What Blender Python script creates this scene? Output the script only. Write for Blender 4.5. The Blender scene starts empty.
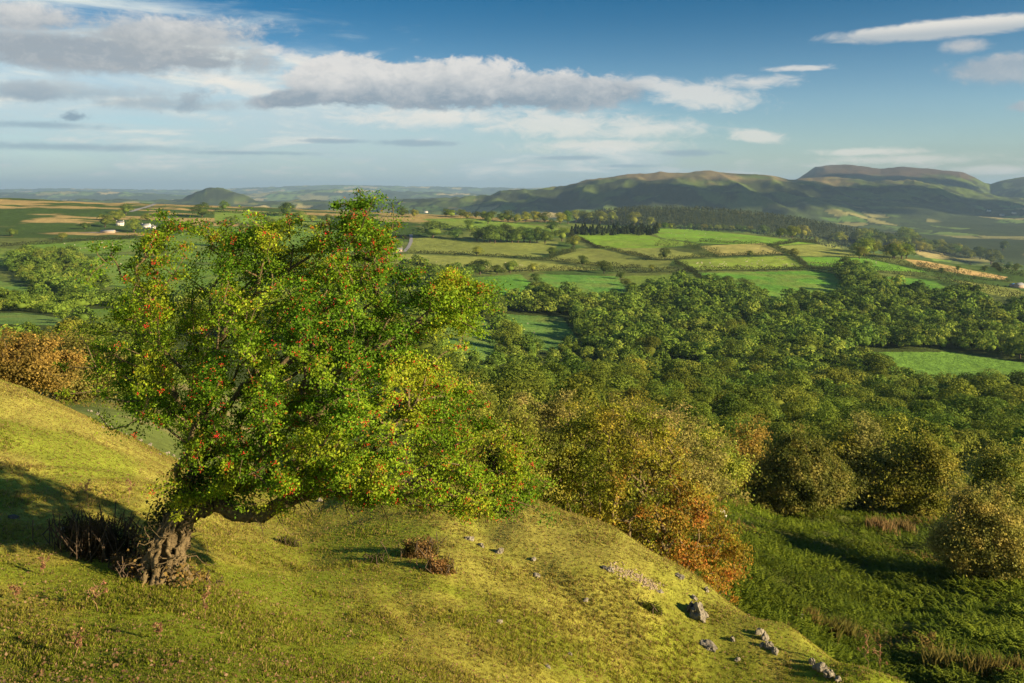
import bpy, math, random
import numpy as np
from mathutils import Vector, noise as mnoise
random.seed(7); rng = np.random.default_rng(7)
F = 853.0; HY = 188.0; CX = 512.0
scene = bpy.context.scene
COL = scene.collection

# ------------------------------------------------------------------ helpers
def link(o, parent=None):
    COL.objects.link(o)
    if parent is not None: o.parent = parent
    return o
def tag(o, label=None, cat=None, group=None, kind=None):
    if label: o['label'] = label
    if cat: o['category'] = cat
    if group: o['group'] = group
    if kind: o['kind'] = kind
    return o
def empty(name, loc, label=None, cat=None, group=None, rz=0.0):
    o = bpy.data.objects.new(name, None); o.empty_display_size = .2
    o.location = loc; o.rotation_euler = (0, 0, rz)
    link(o); return tag(o, label, cat, group)
def make_mesh(name, V, FC, mat=None, col=None, smooth=False):
    """V (n,3); FC (m,k) ints or list of such arrays; col (n,3)"""
    me = bpy.data.meshes.new(name)
    V = np.ascontiguousarray(V, dtype=np.float32)
    if isinstance(FC, np.ndarray): FC = [FC]
    FC = [f for f in FC if len(f)]
    me.vertices.add(len(V)); me.vertices.foreach_set('co', V.ravel())
    tot = sum(f.size for f in FC); npoly = sum(len(f) for f in FC)
    me.loops.add(tot); me.polygons.add(npoly)
    me.loops.foreach_set('vertex_index', np.concatenate([f.ravel() for f in FC]).astype(np.int32))
    lt = np.concatenate([np.full(len(f), f.shape[1]) for f in FC]); ls = np.concatenate([[0], np.cumsum(lt)[:-1]])
    me.polygons.foreach_set('loop_start', ls.astype(np.int32))
    if smooth: me.polygons.foreach_set('use_smooth', np.ones(npoly, dtype=bool))
    if col is not None:
        a = me.color_attributes.new('Col', 'FLOAT_COLOR', 'POINT')
        c = np.ones((len(V), 4), dtype=np.float32); c[:, :3] = col
        a.data.foreach_set('color', c.ravel())
    me.update(calc_edges=True)
    if mat: me.materials.append(mat)
    return me
def mesh_obj(name, V, FC, mat=None, col=None, parent=None, smooth=False):
    o = bpy.data.objects.new(name, make_mesh(name, V, FC, mat, col, smooth))
    return link(o, parent)
def hash2(ix, iy, s):
    h = (ix.astype(np.int64) * 374761393 + iy.astype(np.int64) * 668265263 + s * 1442695041) & 0xffffffff
    h = ((h ^ (h >> 13)) * 1274126177) & 0xffffffff
    h = ((h ^ (h >> 15)) * 2246822519) & 0xffffffff
    return ((h ^ (h >> 16)) & 0xffffff) / float(0xffffff)
def vnoise(x, y, s=0):
    x = np.asarray(x, float); y = np.asarray(y, float)
    ix = np.floor(x); iy = np.floor(y); fx = x - ix; fy = y - iy
    fx = fx * fx * fx * (fx * (fx * 6 - 15) + 10); fy = fy * fy * fy * (fy * (fy * 6 - 15) + 10)
    a = hash2(ix, iy, s); b = hash2(ix + 1, iy, s); c = hash2(ix, iy + 1, s); d = hash2(ix + 1, iy + 1, s)
    return (a * (1 - fx) + b * fx) * (1 - fy) + (c * (1 - fx) + d * fx) * fy
def fbm(x, y, s=0, o=4, g=.5):
    t = 0; a = 1; n = 0
    x = np.asarray(x, float); y = np.asarray(y, float)
    for i in range(o):
        t = t + a * vnoise(x, y, s + i * 17); n += a; a *= g
        x, y = (x * 1.6 + y * 1.2) + 3.1, (y * 1.6 - x * 1.2) + 1.7
    return t / n
def sstep(a, b, x):
    t = np.clip((x - a) / (b - a), 0, 1); return t * t * (3 - 2 * t)
def in_poly(px, py, poly):
    r = np.zeros(np.shape(px), bool); n = len(poly)
    for i in range(n):
        x0, y0 = poly[i]; x1, y1 = poly[(i + 1) % n]
        if y0 == y1: continue
        c = ((y0 > py) != (y1 > py)) & (px < (x1 - x0) * (py - y0) / (y1 - y0) + x0)
        r ^= c
    return r
def edge_dist(px, py, poly):
    d = np.full(np.shape(px), 1e9); n = len(poly)
    for i in range(n):
        ax, ay = poly[i]; bx, by = poly[(i + 1) % n]
        vx, vy = bx - ax, by - ay; L = vx * vx + vy * vy + 1e-9
        t = np.clip(((px - ax) * vx + (py - ay) * vy) / L, 0, 1)
        d = np.minimum(d, np.hypot(px - ax - t * vx, py - ay - t * vy))
    return d

# ------------------------------------------------------------------ terrain
# profiles of the land: seen from the brow, bearing column -> (distance, dip)
TB = {
 -900: [(9,600),(13,500),(25,320),(60,330),(150,345),(250,325),(550,295),(850,262),(1200,235),(1500,208),(1750,192),(2200,215)],
 -300: [(9,650),(13,520),(16,478),(20,405),(25,345),(30,322),(60,350),(150,345),(250,325),(550,295),(850,262),(1200,235),(1500,208),(1750,190),(2200,215)],
 0: [(9,683),(11,620),(13,562),(16,512),(20,446),(25,377),(30,376),(60,410),(150,357),(250,332),(400,313),(550,298),(700,280),(850,262),(1000,249),(1200,235),(1500,210),(1750,196),(2200,215)],
 60: [(9,683),(11,622),(13,568),(16,522),(20,462),(25,405),(28,402),(45,412),(70,398),(150,360),(250,334),(400,315),(550,300),(700,281),(850,262),(1000,249),(1200,235),(1500,210),(1750,199),(2200,215)],
 100: [(9,683),(11,624),(13,570),(16,528),(20,472),(25,425),(28,421),(34,423),(45,408),(70,394),(150,362),(250,336),(400,316),(550,302),(700,284),(850,264),(1000,250),(1200,235),(1500,212),(1750,201),(2200,215)],
 150: [(9,684),(11,626),(13,573),(16,535),(20,490),(25,455),(28,449),(35,444),(50,417),(80,396),(150,366),(250,340),(400,318),(550,304),(700,288),(850,268),(1000,252),(1200,238),(1500,214),(1750,202),(2200,215)],
 200: [(9,685),(11,635),(13,588),(16,549),(20,510),(25,480),(28,473),(36,470),(50,441),(80,408),(150,375),(250,348),(400,322),(550,306),(700,290),(850,270),(1000,254),(1200,240),(1500,216),(1750,204),(2200,217)],
 300: [(9,692),(11,662),(13,630),(16,590),(20,548),(24,510),(27,490),(32,500),(50,480),(80,440),(150,390),(250,360),(400,330),(550,310),(700,295),(850,275),(1000,258),(1200,243),(1400,228),(1700,210),(1800,207),(2200,220)],
 450: [(9,718),(11,692),(13,660),(16,609),(20,538),(25,478),(32,520),(45,500),(60,470),(100,440),(160,410),(250,385),(400,350),(550,325),(700,300),(850,277),(1000,262),(1200,246),(1500,222),(1700,213),(2200,240)],
 540: [(9,740),(11,722),(13,693),(16,632),(20,550),(24,491),(32,545),(45,525),(70,480),(110,450),(180,420),(250,405),(400,372),(550,340),(700,306),(850,281),(1000,266),(1200,250),(1500,228),(1700,217),(2200,250)],
 620: [(9,785),(11,775),(13,745),(16,665),(20,555),(22.5,518),(28,590),(36,590),(50,540),(80,490),(120,455),(180,430),(250,415),(400,378),(550,344),(700,310),(850,287),(1000,270),(1200,252),(1500,233),(1700,225),(2200,250)],
 700: [(9,840),(11,830),(13,795),(16,700),(18,635),(20.5,566),(25,640),(32,620),(42,560),(60,515),(90,480),(150,447),(250,420),(400,383),(550,348),(700,315),(800,292),(900,278),(1050,262),(1250,246),(1500,236),(1700,228),(2200,255)],
 790: [(9,890),(11,880),(13,845),(15,740),(18.5,605),(22,690),(30,700),(38,640),(50,580),(70,525),(100,485),(150,455),(250,425),(400,390),(550,352),(700,320),(850,290),(1000,271),(1250,250),(1500,238),(1650,235),(2200,258)],
 880: [(9,950),(11,920),(13,840),(16.5,655),(20,745),(28,760),(38,690),(50,610),(70,540),(100,492),(150,460),(250,430),(400,396),(480,372),(550,356),(700,325),(850,297),(1000,277),(1200,259),(1350,252),(1600,262),(2200,285)],
 1024: [(9,1020),(11,970),(13,890),(16.5,735),(20,790),(28,790),(38,690),(50,610),(70,545),(100,500),(150,466),(250,435),(400,402),(480,382),(550,362),(700,330),(850,305),(1000,286),(1200,274),(1300,270),(1500,282),(2200,290)],
 1400: [(9,1150),(13,1000),(16,900),(28,850),(50,620),(100,520),(250,450),(550,375),(850,330),(1300,290),(2200,290)],
 1900: [(9,1150),(13,1000),(16,900),(28,850),(50,620),(100,520),(250,450),(550,375),(850,330),(1300,290),(2200,290)],
}
LY0, LY1, NLY = math.log(2.5), math.log(60000), 1100
LYS = np.linspace(LY0, LY1, NLY); YS = np.exp(LYS)
PXS = np.arange(-900, 1901, 10.0)
def far_profile():
    return np.interp(YS, [2200, 3500, 6000, 12000, 25000, 60000], [-160, -205, -230, -250, -230, -230])
def build_grid():
    keys = sorted(TB); rows = []
    fp = far_profile()
    for k in keys:
        t = TB[k]; Ys = [a for a, b in t]; Z = [-(b - HY) / F * a for a, b in t]
        z9 = Z[0]; Ys = [2.5, 6] + Ys; Z = [-2.1, -2.1 + (z9 + 2.1) * .62] + Z
        z = np.interp(YS, Ys, Z)
        w = sstep(math.log(2200), math.log(3200), LYS)
        rows.append(z * (1 - w) + fp * w)
    rows = np.array(rows)
    G = np.array([np.interp(PXS, keys, rows[:, j]) for j in range(NLY)]).T   # (npx, nly)
    def smooth(A, s, ax):
        r = int(3 * s) + 1; k = np.exp(-.5 * (np.arange(-r, r + 1) / s) ** 2); k /= k.sum()
        pad = [(0, 0), (0, 0)]; pad[ax] = (r, r)
        B = np.pad(A, pad, mode='edge')
        return np.apply_along_axis(lambda v: np.convolve(v, k, 'valid'), ax, B)
    G = smooth(G, 2.2, 0); G = smooth(G, 3.0, 1)
    return G
GRID = build_grid()
def sky_interp(px, pts):
    p = np.array(pts, float); return np.interp(px, p[:, 0], p[:, 1])
RANGES = [ # crest distance, front width, back width, power, skyline
 (2750, 650, 1500, 1.0, [(540,235),(570,222),(600,213),(640,209),(700,210),(760,215),(800,221),(850,231),(900,241),(960,252),(1100,262)]),
 (6500, 3000, 1500, 1.15, [(340,225),(380,205),(420,198),(470,194.5),(520,191),(562,187.5),(575,184),(590,180),(620,175.5),(660,172),(700,170.5),(740,172),(770,174),(795,179.5),(830,188),(900,205)]),
 (7400, 3200, 1200, 1.05, [(700,200),(760,183),(800,178),(825,177),(875,179),(914,180.5),(939,184),(954,188),(1000,197),(1080,206)]),
 (9800, 3000, 3000, .9, [(700,205),(780,186),(800,176.5),(815,167),(825,164.5),(850,164.5),(880,168),(900,166.5),(930,168.5),(960,171),(975,177.5),(990,185),(1003,180.5),(1024,176.5),(1060,172),(1200,170),(1500,190)]),
 (7200, 900, 900, 1.4, [(150,215),(175,203),(190,196),(205,190),(220,187.3),(232,189),(245,194),(262,203),(280,210)]),
 (15000, 3000, 4000, 1.0, [(-400,194),(0,193),(60,191.5),(130,192.5),(200,196),(260,193),(330,189),(400,191),(450,193),(520,196),(600,200),(1200,205)]),
 (24000, 5000, 9000, 1.0, [(-400,189),(0,189.5),(60,188.5),(120,189.5),(200,190),(270,187),(330,184.8),(370,185.5),(430,186.5),(520,188),(600,188.5),(1200,188)]),
]
def H(x, y, detail=True):
    x = np.asarray(x, float); y = np.asarray(y, float)
    Y = np.maximum(y, 2.5); px = np.clip(CX + F * x / Y, -899, 1899)
    i = (px + 900) / 10.0; j = (np.log(Y) - LY0) / (LY1 - LY0) * (NLY - 1)
    j = np.clip(j, 0, NLY - 1.001)
    i0 = i.astype(int); j0 = j.astype(int); fi = i - i0; fj = j - j0
    i0 = np.clip(i0, 0, len(PXS) - 2)
    z = (GRID[i0, j0] * (1 - fi) + GRID[i0 + 1, j0] * fi) * (1 - fj) + (GRID[i0, j0 + 1] * (1 - fi) + GRID[i0 + 1, j0 + 1] * fi) * fj
    far = Y > 1900
    if np.any(far):
        base = z
        for (Yc, wf, wb, pw, sk) in RANGES:
            warp = (fbm(x / 900., y / 900., 5, 3) - .5) * 500 * min(1, wf / 2500)
            Yw = Y + warp * sstep(0, wf * .5, np.abs(Y - Yc))
            zc = -(sky_interp(px, sk) - HY) / F * Yc
            t = np.where(Yw < Yc, (Yw - (Yc - wf)) / wf, 1 - (Yw - Yc) / wb)
            t = np.clip(t, 0, 1); t = np.sin(t * math.pi / 2) ** pw * (0.35 + 0.65 * t)
            z = np.where(far, np.maximum(z, base + (zc - base) * t), z)
        rid = 1 - np.abs(fbm(x / 330., y / 800., 31, 5) - .5) * 4
        hgt = np.clip((z + 200) / 300, 0, 1)
        z = z + np.where(Y > 3200, (rid - .6) * 170 * hgt * (1 - hgt * .9), 0) 
    if detail:
        near = 1 - sstep(26, 60, Y)
        z = z + near * ((fbm(x / 3.1, y / 3.1, 3, 3) - .5) * .24 + (fbm(x / .7, y / .7, 9, 3) - .5) * .045)
        # sheep-trod steps along the slope
        c = (x * .55 + y * .83) 
        z = z + near * .02 * np.sin((z + (fbm(x / 4, y / 4, 21, 2) - .5) * 3) * 9.0) * sstep(9, 14, Y)
        g0 = np.array([-.9, 20.6]); g1 = np.array([2.6, 14.9]); gd = (g1 - g0) / np.linalg.norm(g1 - g0)
        al = (x - g0[0]) * gd[0] + (y - g0[1]) * gd[1]; dd = -(x - g0[0]) * gd[1] + (y - g0[1]) * gd[0] + (fbm(x / 2., y / 2., 25, 2) - .5) * .7
        z = z - near * .20 * np.exp(-((dd - .35) / .6) ** 2) * sstep(-2.5, .5, al) * sstep(10, 6, al)
        z = z + (fbm(x / 4.5, y / 4.5, 27, 3) - .5) * 1.5 * sstep(24, 34, Y) * sstep(130, 90, Y) * (px > 420)
        mid = sstep(40, 120, Y)
        z = z + mid * (fbm(x / 60., y / 60., 41, 3) - .5) * np.clip(Y / 300, .5, 3.5)
    return z
def Hs(x, y): return float(H(np.array([x]), np.array([y]))[0])
YP = np.exp(np.linspace(math.log(7), math.log(40000), 2600))
def hit(px, py, ymin=0, ymax=1e9):
    """first ground point met along a bearing and dip"""
    Y = YP[(YP >= ymin) & (YP <= ymax)]
    X = (px - CX) / F * Y
    p = HY - F * H(X, Y) / Y
    k = np.nonzero(p <= py)[0]
    i = k[0] if len(k) else int(np.argmin(p))
    return (X[i], Y[i], float(Hs(X[i], Y[i])))
def proj(x, y, z): return CX + F * x / y, HY - F * z / y

# ------------------------------------------------------------------ fields
G1 = (.085, .165, .022); G2 = (.11, .19, .025); G3 = (.14, .175, .04); TAN = (.34, .25, .11); OLV = (.18, .215, .05); DG = (.06, .12, .025)
FIELDS = [
 ([(411,236),(480,240),(558,242),(556,250),(540,257),(480,255),(408,253)], G3),
 ([(385,255),(409,254),(512,259),(548,263),(600,270),(512,272),(440,272),(385,268)], OLV),
 ([(420,219),(470,218),(520,224),(568,229),(566,233),(520,230),(460,228)], G2),
 ([(577,234),(640,233),(662,239),(700,244),(660,248),(600,249),(590,243)], (.13,.24,.02)),
 ([(653,228),(700,230),(757,236),(814,243),(775,246),(700,243),(662,238),(650,232)], (.12,.24,.02)),
 ([(612,248),(660,248),(707,256),(675,259),(650,259),(612,250)], OLV),
 ([(699,246),(764,243),(784,254),(720,256)], (.26,.25,.08)),
 ([(772,246),(830,244),(862,257),(794,256)], OLV),
 ([(677,260),(784,256),(804,266),(775,269),(692,270)], (.16,.24,.03)),
 ([(549,259),(580,248),(600,249),(650,260),(672,261),(667,268),(600,266)], G3),
 ([(802,257),(865,258),(927,272),(870,270),(808,265)], (.10,.23,.02)),
 ([(700,273),(805,271),(833,273),(850,292),(842,302),(755,296),(710,287)], (.075,.19,.022)),
 ([(624,276),(692,274),(707,287),(665,291),(634,290)], (.13,.20,.03)),
 ([(528,274),(617,276),(632,299),(610,306),(560,298),(540,280)], (.075,.185,.03)),
 ([(466,278),(520,274),(542,293),(508,306),(478,297)], (.08,.20,.025)),
 ([(501,314),(562,317),(582,345),(551,352),(522,345),(501,325)], (.075,.16,.035)),
 ([(440,320),(485,318),(497,338),(493,362),(440,360)], (.08,.165,.035)),
 ([(867,276),(900,277),(935,281),(950,290),(1000,303),(940,299),(900,290)], (.075,.19,.022)),
 ([(905,259),(925,261),(1007,277),(1004,280),(969,275),(917,266)], (.42,.30,.13)),
 ([(949,279),(1017,289),(1040,298),(1040,304),(980,292)], OLV),
 ([(924,252),(940,255),(954,262),(934,261)], G2),
 ([(854,352),(950,352),(1060,368),(1060,394),(922,392),(886,373)], (.10,.20,.03)),
 ([(26,243),(138,239),(145,250),(97,254),(35,252)], (.10,.19,.025)),
 ([(-60,247),(20,249),(9,265),(-60,270)], G1),
 ([(94,256),(126,255),(170,262),(170,290),(111,285),(97,268)], (.10,.18,.03)),
 ([(-60,276),(0,281),(67,297),(64,301),(35,299),(-60,291)], (.09,.18,.035)),
 ([(-60,313),(29,313),(59,318),(80,336),(53,338),(-60,330)], (.09,.17,.04)),
 ([(91,309),(123,309),(170,312),(170,328),(97,326)], G1),
 ([(214,210),(300,213),(330,222),(300,227),(214,222)], G2),
 ([(170,236),(214,226),(330,228),(380,240),(330,262),(170,262)], G1),
 ([(170,265),(330,265),(290,270),(290,300),(170,300)], G1),
]
WOODS = [
 [(440,300),(478,299),(505,308),(500,312),(498,318),(440,318)],
 [(440,362),(494,364),(498,338),(488,318),(500,312),(500,326),(522,348),(551,354),(584,346),(564,316),(505,312),(520,300),(542,295),(560,299),(610,307),(633,300),(640,291),(708,288),(755,297),(842,303),(850,293),(880,290),(940,299),(1000,303),(1060,312),(1060,366),(950,350),(852,350),(884,374),(922,394),(1060,396),(1060,470),(980,462),(900,447),(800,440),(700,432),(600,420),(500,412),(440,405)],
 [(836,272),(866,270),(880,285),(905,291),(935,288),(942,299),(850,300)],
 [(6,270),(9,262),(26,251),(61,252),(97,266),(108,292),(70,297),(32,288)],
 [(-60,283),(0,283),(29,291),(34,312),(-60,312)],
 [(34,298),(70,301),(96,300),(170,296),(170,308),(92,308),(62,318),(34,312)],
 [(60,320),(92,326),(100,336),(78,334)],
 [(404,262),(440,275),(472,276),(470,284),(440,290),(400,285)],
 [(170,300),(440,300),(440,410),(170,400)],
 [(290,270),(385,272),(385,300),(290,300)],
]
def voro(x, y, s):
    ix = np.floor(x); iy = np.floor(y)
    d1 = np.full(x.shape, 9.); d2 = np.full(x.shape, 9.); idv = np.zeros(x.shape)
    for dx in (-1, 0, 1):
        for dy in (-1, 0, 1):
            cx = ix + dx; cy = iy + dy
            fx = cx + .15 + .7 * hash2(cx, cy, s); fy = cy + .15 + .7 * hash2(cx, cy, s + 1)
            d = np.maximum(np.abs(fx - x), np.abs(fy - y)) * .6 + .4 * np.hypot(fx - x, fy - y)
            c = d < d1
            d2 = np.where(c, d1, np.minimum(d2, d)); idv = np.where(c, hash2(cx, cy, s + 2), idv); d1 = np.where(c, d, d1)
    return idv, d2 - d1
def mixc(a, b, t):
    t = np.asarray(t)[..., None]; return np.asarray(a) * (1 - t) + np.asarray(b) * t
def near_grass(x, y):
    n = fbm(x / 2.2, y / 2.2, 51, 4); n2 = fbm(x / .5, y / .5, 57, 3)
    c = mixc((.195, .205, .028), (.26, .235, .05), sstep(.42, .62, n * .6 + n2 * .4))
    # drier turf on the steep flank and up on the left shoulder
    dry = sstep(15, 24, y) * sstep(.3, .6, fbm(x / 5, y / 5, 61, 3)) * .75
    dry = np.maximum(dry, sstep(-7, -12, x) * sstep(15, 19, y) * .85)
    c = mixc(c, (.33, .285, .085), dry * .8)
    g = sstep(.55, .68, fbm(x / 3.4 + 9, y / 3.4, 67, 3)) * .7
    c = mixc(c, (.16, .205, .02), g)
    near_dark = (1 - sstep(9.5, 12.5, y)) * .7  # darker green towards the viewpoint
    c = mixc(c, (.13, .17, .016), near_dark) * np.array([1.24, 1.36, 1.15])
    return c
def land_colour(x, y, z):
    px, py = proj(x, np.maximum(y, 2.5), z)
    n = len(x); c = np.zeros((n, 3)); c[:] = (.07, .09, .03)
    near = y < 34
    c[near] = near_grass(x[near], y[near])
    m = (y >= 30) & (y < 130)
    t = sstep(30, 36, y)[:, None]
    fl = mixc((.07, .11, .02), (.13, .15, .04), sstep(.4, .6, fbm(x / 9, y / 9, 71, 4)))
    c = np.where(m[:, None], c * (1 - t) * near[:, None] + fl * (t + (1 - t) * (~near)[:, None]), c)
    lt = m & (px < 260)           # grazed turf of the saddle on the left
    c[lt] = mixc((.15, .20, .05), (.30, .26, .12), sstep(.5, .65, fbm(x[lt] / 6, y[lt] / 6, 72, 3)))
    mid = (y >= 130) & (y < 2500)
    mm = mid & (py < 300)
    rough = mixc((.06, .115, .022), (.12, .16, .04), sstep(.4, .6, fbm(x / 70, y / 70, 73, 4)))
    c[mid] = (.05, .075, .018); c[mm] = rough[mm]
    # moor on the left hill: bracken and bleached grass
    moor = mid & (px < 420) & (py < 238)
    nn = fbm(x / 120., y / 45., 77, 4)
    bl = sstep(.50, .60, nn + sstep(214, 202, py) * .12 - sstep(218, 232, py) * .14 - sstep(120, 20, px) * .04)
    mo = mixc((.05, .095, .018), (.36, .28, .12), bl)
    c[moor] = mo[moor]
    hb = mid & (px >= 380) & (px < 860) & (py < 222) & (y > 1450)
    c[hb] = (.32, .26, .10)
    for poly, fc in FIELDS:
        k = np.nonzero(mid & (y > 300))[0]
        k = k[in_poly(px[k], py[k], poly)]
        if len(k):
            v = fbm(x[k] / 30., y[k] / 30., 81, 4); v2 = vnoise(x[k] / 6., y[k] / 60., 83)
            c[k] = mixc(np.array(fc) * 1.38, (.21, .24, .06), np.clip((v - .42) * 1.3 + (v2 - .5) * .12, 0, .55))
    far = y >= 2500
    k = np.nonzero(far)[0]
    if len(k):
        X = x[k]; Yy = y[k]; Z = z[k]
        w1 = (fbm(X / 600, Yy / 600, 91, 3) - .5) * 1.6
        sc = np.where(Yy > 11000, 420., 135.)
        idv, ed = voro(X / sc + w1, Yy / (sc * 1.7) + w1 * .6, 5)
        pal = np.array([(.10,.19,.04),(.14,.22,.05),(.07,.11,.03),(.24,.24,.09),(.045,.07,.025),(.09,.15,.035),(.36,.32,.14),(.05,.08,.025)])
        fc = pal[np.clip((idv * 8).astype(int), 0, 7)]
        fc = np.where((ed < .09)[:, None], np.array((.035, .055, .02)), fc)
        wood = sstep(.5, .56, fbm(X / 500, Yy / 500, 95, 4))
        fc = mixc(fc, (.035, .055, .02), wood)
        hill = sstep(-150, -70, Z + (fbm(X / 300, Yy / 300, 97, 3) - .5) * 70) * (Yy < 13000)
        hc = mixc((.03, .042, .016), (.085, .125, .024), sstep(.42, .62, fbm(X / 130, Yy / 220, 99, 6)))
        top = sstep(40, 105, Z + (fbm(X / 260, Yy / 400, 101, 4) - .5) * 190) * (Yy < 8600)
        hc = mixc(hc, (.23, .18, .09), top * .8)
        hc = mixc(hc, (.085, .065, .045), sstep(90, 150, Z + (fbm(X / 260, Yy / 400, 103, 4) - .5) * 120) * (Yy >= 8600))
        fc = mixc(fc, hc, hill)
        con = (Yy < 4200) & (Z > -190)
        fc[con] = (.03, .045, .02)
        c[k] = fc
    return c

def node_mat(name):
    m = bpy.data.materials.new(name); m.use_nodes = True
    nt = m.node_tree; nt.nodes.clear()
    return m, nt, nt.nodes, nt.links
def N(nt, t, **kw):
    n = nt.nodes.new(t)
    for k, v in kw.items():
        if k == 'op': n.operation = v
        else: n.inputs[k].default_value = v
    return n
def land_material():
    m, nt, ns, lk = node_mat('land')
    at = N(nt, 'ShaderNodeAttribute'); at.attribute_name = 'Col'
    geo = N(nt, 'ShaderNodeNewGeometry')
    # mottling at several world scales; fine ones matter near the camera
    cur = at.outputs['Color']
    for sc, lo, hi in ((9.0, .74, 1.26), (1.3, .8, 1.2), (.11, .8, 1.2), (.012, .85, 1.15)):
        nz = N(nt, 'ShaderNodeTexNoise', Scale=sc, Detail=5.0, Roughness=.6)
        lk.new(geo.outputs['Position'], nz.inputs['Vector'])
        mr = N(nt, 'ShaderNodeMapRange'); mr.inputs['From Min'].default_value = .3; mr.inputs['From Max'].default_value = .7
        mr.inputs['To Min'].default_value = lo; mr.inputs['To Max'].default_value = hi
        lk.new(nz.outputs['Fac'], mr.inputs['Value'])
        mx = N(nt, 'ShaderNodeVectorMath', op='SCALE')
        lk.new(cur, mx.inputs[0]); lk.new(mr.outputs['Result'], mx.inputs['Scale']); cur = mx.outputs['Vector']
    bs = N(nt, 'ShaderNodeBsdfPrincipled', Roughness=.95); bs.inputs['Specular IOR Level'].default_value = .08
    lk.new(cur, bs.inputs['Base Color'])
    b1 = N(nt, 'ShaderNodeTexNoise', Scale=14.0, Detail=6.0, Roughness=.7); lk.new(geo.outputs['Position'], b1.inputs['Vector'])
    bp = N(nt, 'ShaderNodeBump', Strength=.5, Distance=.04); lk.new(b1.outputs['Fac'], bp.inputs['Height'])
    b2 = N(nt, 'ShaderNodeTexNoise', Scale=.05, Detail=6.0, Roughness=.75); lk.new(geo.outputs['Position'], b2.inputs['Vector'])
    bp2 = N(nt, 'ShaderNodeBump', Strength=.7, Distance=5.0); lk.new(b2.outputs['Fac'], bp2.inputs['Height'])
    # metre-high roughness belongs to the distant land only, not to the grazed bank
    sp = N(nt, 'ShaderNodeSeparateXYZ'); lk.new(geo.outputs['Position'], sp.inputs[0])
    mr = N(nt, 'ShaderNodeMapRange'); mr.inputs['From Min'].default_value = 60; mr.inputs['From Max'].default_value = 400; mr.inputs['To Min'].default_value = 0; mr.inputs['To Max'].default_value = .7
    lk.new(sp.outputs['Y'], mr.inputs['Value']); lk.new(mr.outputs['Result'], bp2.inputs['Strength'])
    lk.new(bp.outputs['Normal'], bp2.inputs['Normal']); lk.new(bp2.outputs['Normal'], bs.inputs['Normal'])
    out = N(nt, 'ShaderNodeOutputMaterial'); lk.new(bs.outputs[0], out.inputs[0])
    return m
LAND = land_material()
def foliage_mat(name, transl=.35, rough=.6, spec=.15):
    m, nt, ns, lk = node_mat(name)
    at = N(nt, 'ShaderNodeAttribute'); at.attribute_name = 'Col'
    oi = N(nt, 'ShaderNodeObjectInfo')
    hs = N(nt, 'ShaderNodeHueSaturation')
    h = N(nt, 'ShaderNodeMapRange'); h.inputs['To Min'].default_value = .478; h.inputs['To Max'].default_value = .515
    v = N(nt, 'ShaderNodeMapRange'); v.inputs['To Min'].default_value = .68; v.inputs['To Max'].default_value = 1.32
    lk.new(oi.outputs['Random'], h.inputs['Value']); lk.new(h.outputs[0], hs.inputs['Hue'])
    mlt = N(nt, 'ShaderNodeMath', op='MULTIPLY'); mlt.inputs[1].default_value = 7.31
    fr = N(nt, 'ShaderNodeMath', op='FRACT'); lk.new(oi.outputs['Random'], mlt.inputs[0]); lk.new(mlt.outputs[0], fr.inputs[0])
    lk.new(fr.outputs[0], v.inputs['Value']); lk.new(v.outputs[0], hs.inputs['Value'])
    lk.new(at.outputs['Color'], hs.inputs['Color'])
    bs = N(nt, 'ShaderNodeBsdfPrincipled', Roughness=rough); bs.inputs['Specular IOR Level'].default_value = spec
    tr = N(nt, 'ShaderNodeBsdfTranslucent'); mx = N(nt, 'ShaderNodeMixShader', Fac=transl)
    lk.new(hs.outputs[0], bs.inputs['Base Color']); lk.new(hs.outputs[0], tr.inputs['Color'])
    lk.new(bs.outputs[0], mx.inputs[1]); lk.new(tr.outputs[0], mx.inputs[2])
    out = N(nt, 'ShaderNodeOutputMaterial'); lk.new(mx.outputs[0], out.inputs[0])
    return m
LEAF = foliage_mat('leaves', .45); FARLEAF = foliage_mat('far_leaves', .3, .8, .05); GRASSM = foliage_mat('grass_blades', .5, .7, .1)
def plain(name, col, rough=.8, scale=8.0, var=.35, bump=.3, bdist=.02, spec=.2):
    m, nt, ns, lk = node_mat(name)
    tc = N(nt, 'ShaderNodeTexCoord'); nz = N(nt, 'ShaderNodeTexNoise', Scale=scale, Detail=6.0, Roughness=.65)
    lk.new(tc.outputs['Object'], nz.inputs['Vector'])
    cr = N(nt, 'ShaderNodeValToRGB'); e = cr.color_ramp.elements
    e[0].position = .3; e[1].position = .7
    e[0].color = tuple(c * (1 - var) for c in col) + (1,); e[1].color = tuple(min(1, c * (1 + var)) for c in col) + (1,)
    lk.new(nz.outputs['Fac'], cr.inputs[0])
    bs = N(nt, 'ShaderNodeBsdfPrincipled', Roughness=rough); bs.inputs['Specular IOR Level'].default_value = spec
    lk.new(cr.outputs[0], bs.inputs['Base Color'])
    bp = N(nt, 'ShaderNodeBump', Strength=bump, Distance=bdist); lk.new(nz.outputs['Fac'], bp.inputs['Height']); lk.new(bp.outputs[0], bs.inputs['Normal'])
    out = N(nt, 'ShaderNodeOutputMaterial'); lk.new(bs.outputs[0], out.inputs[0])
    return m
BARK = plain('bark', (.135, .105, .06), .9, 22, .5, .9, .03); FARBARK = plain('far_bark', (.08, .06, .045), .9, 2)
ROCK = plain('limestone', (.21, .195, .165), .9, 7, .45, .9, .04); DROCK = plain('dark_stone_and_shade', (.10, .10, .10), .9, 7, .4, .8, .03)  # the dark one also colours blocks that stand in for shade
WHITEW = plain('whitewash', (.62, .60, .55), .9, .5, .06); STONEW = plain('stone_wall', (.36, .28, .22), .9, 2, .25)
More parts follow.
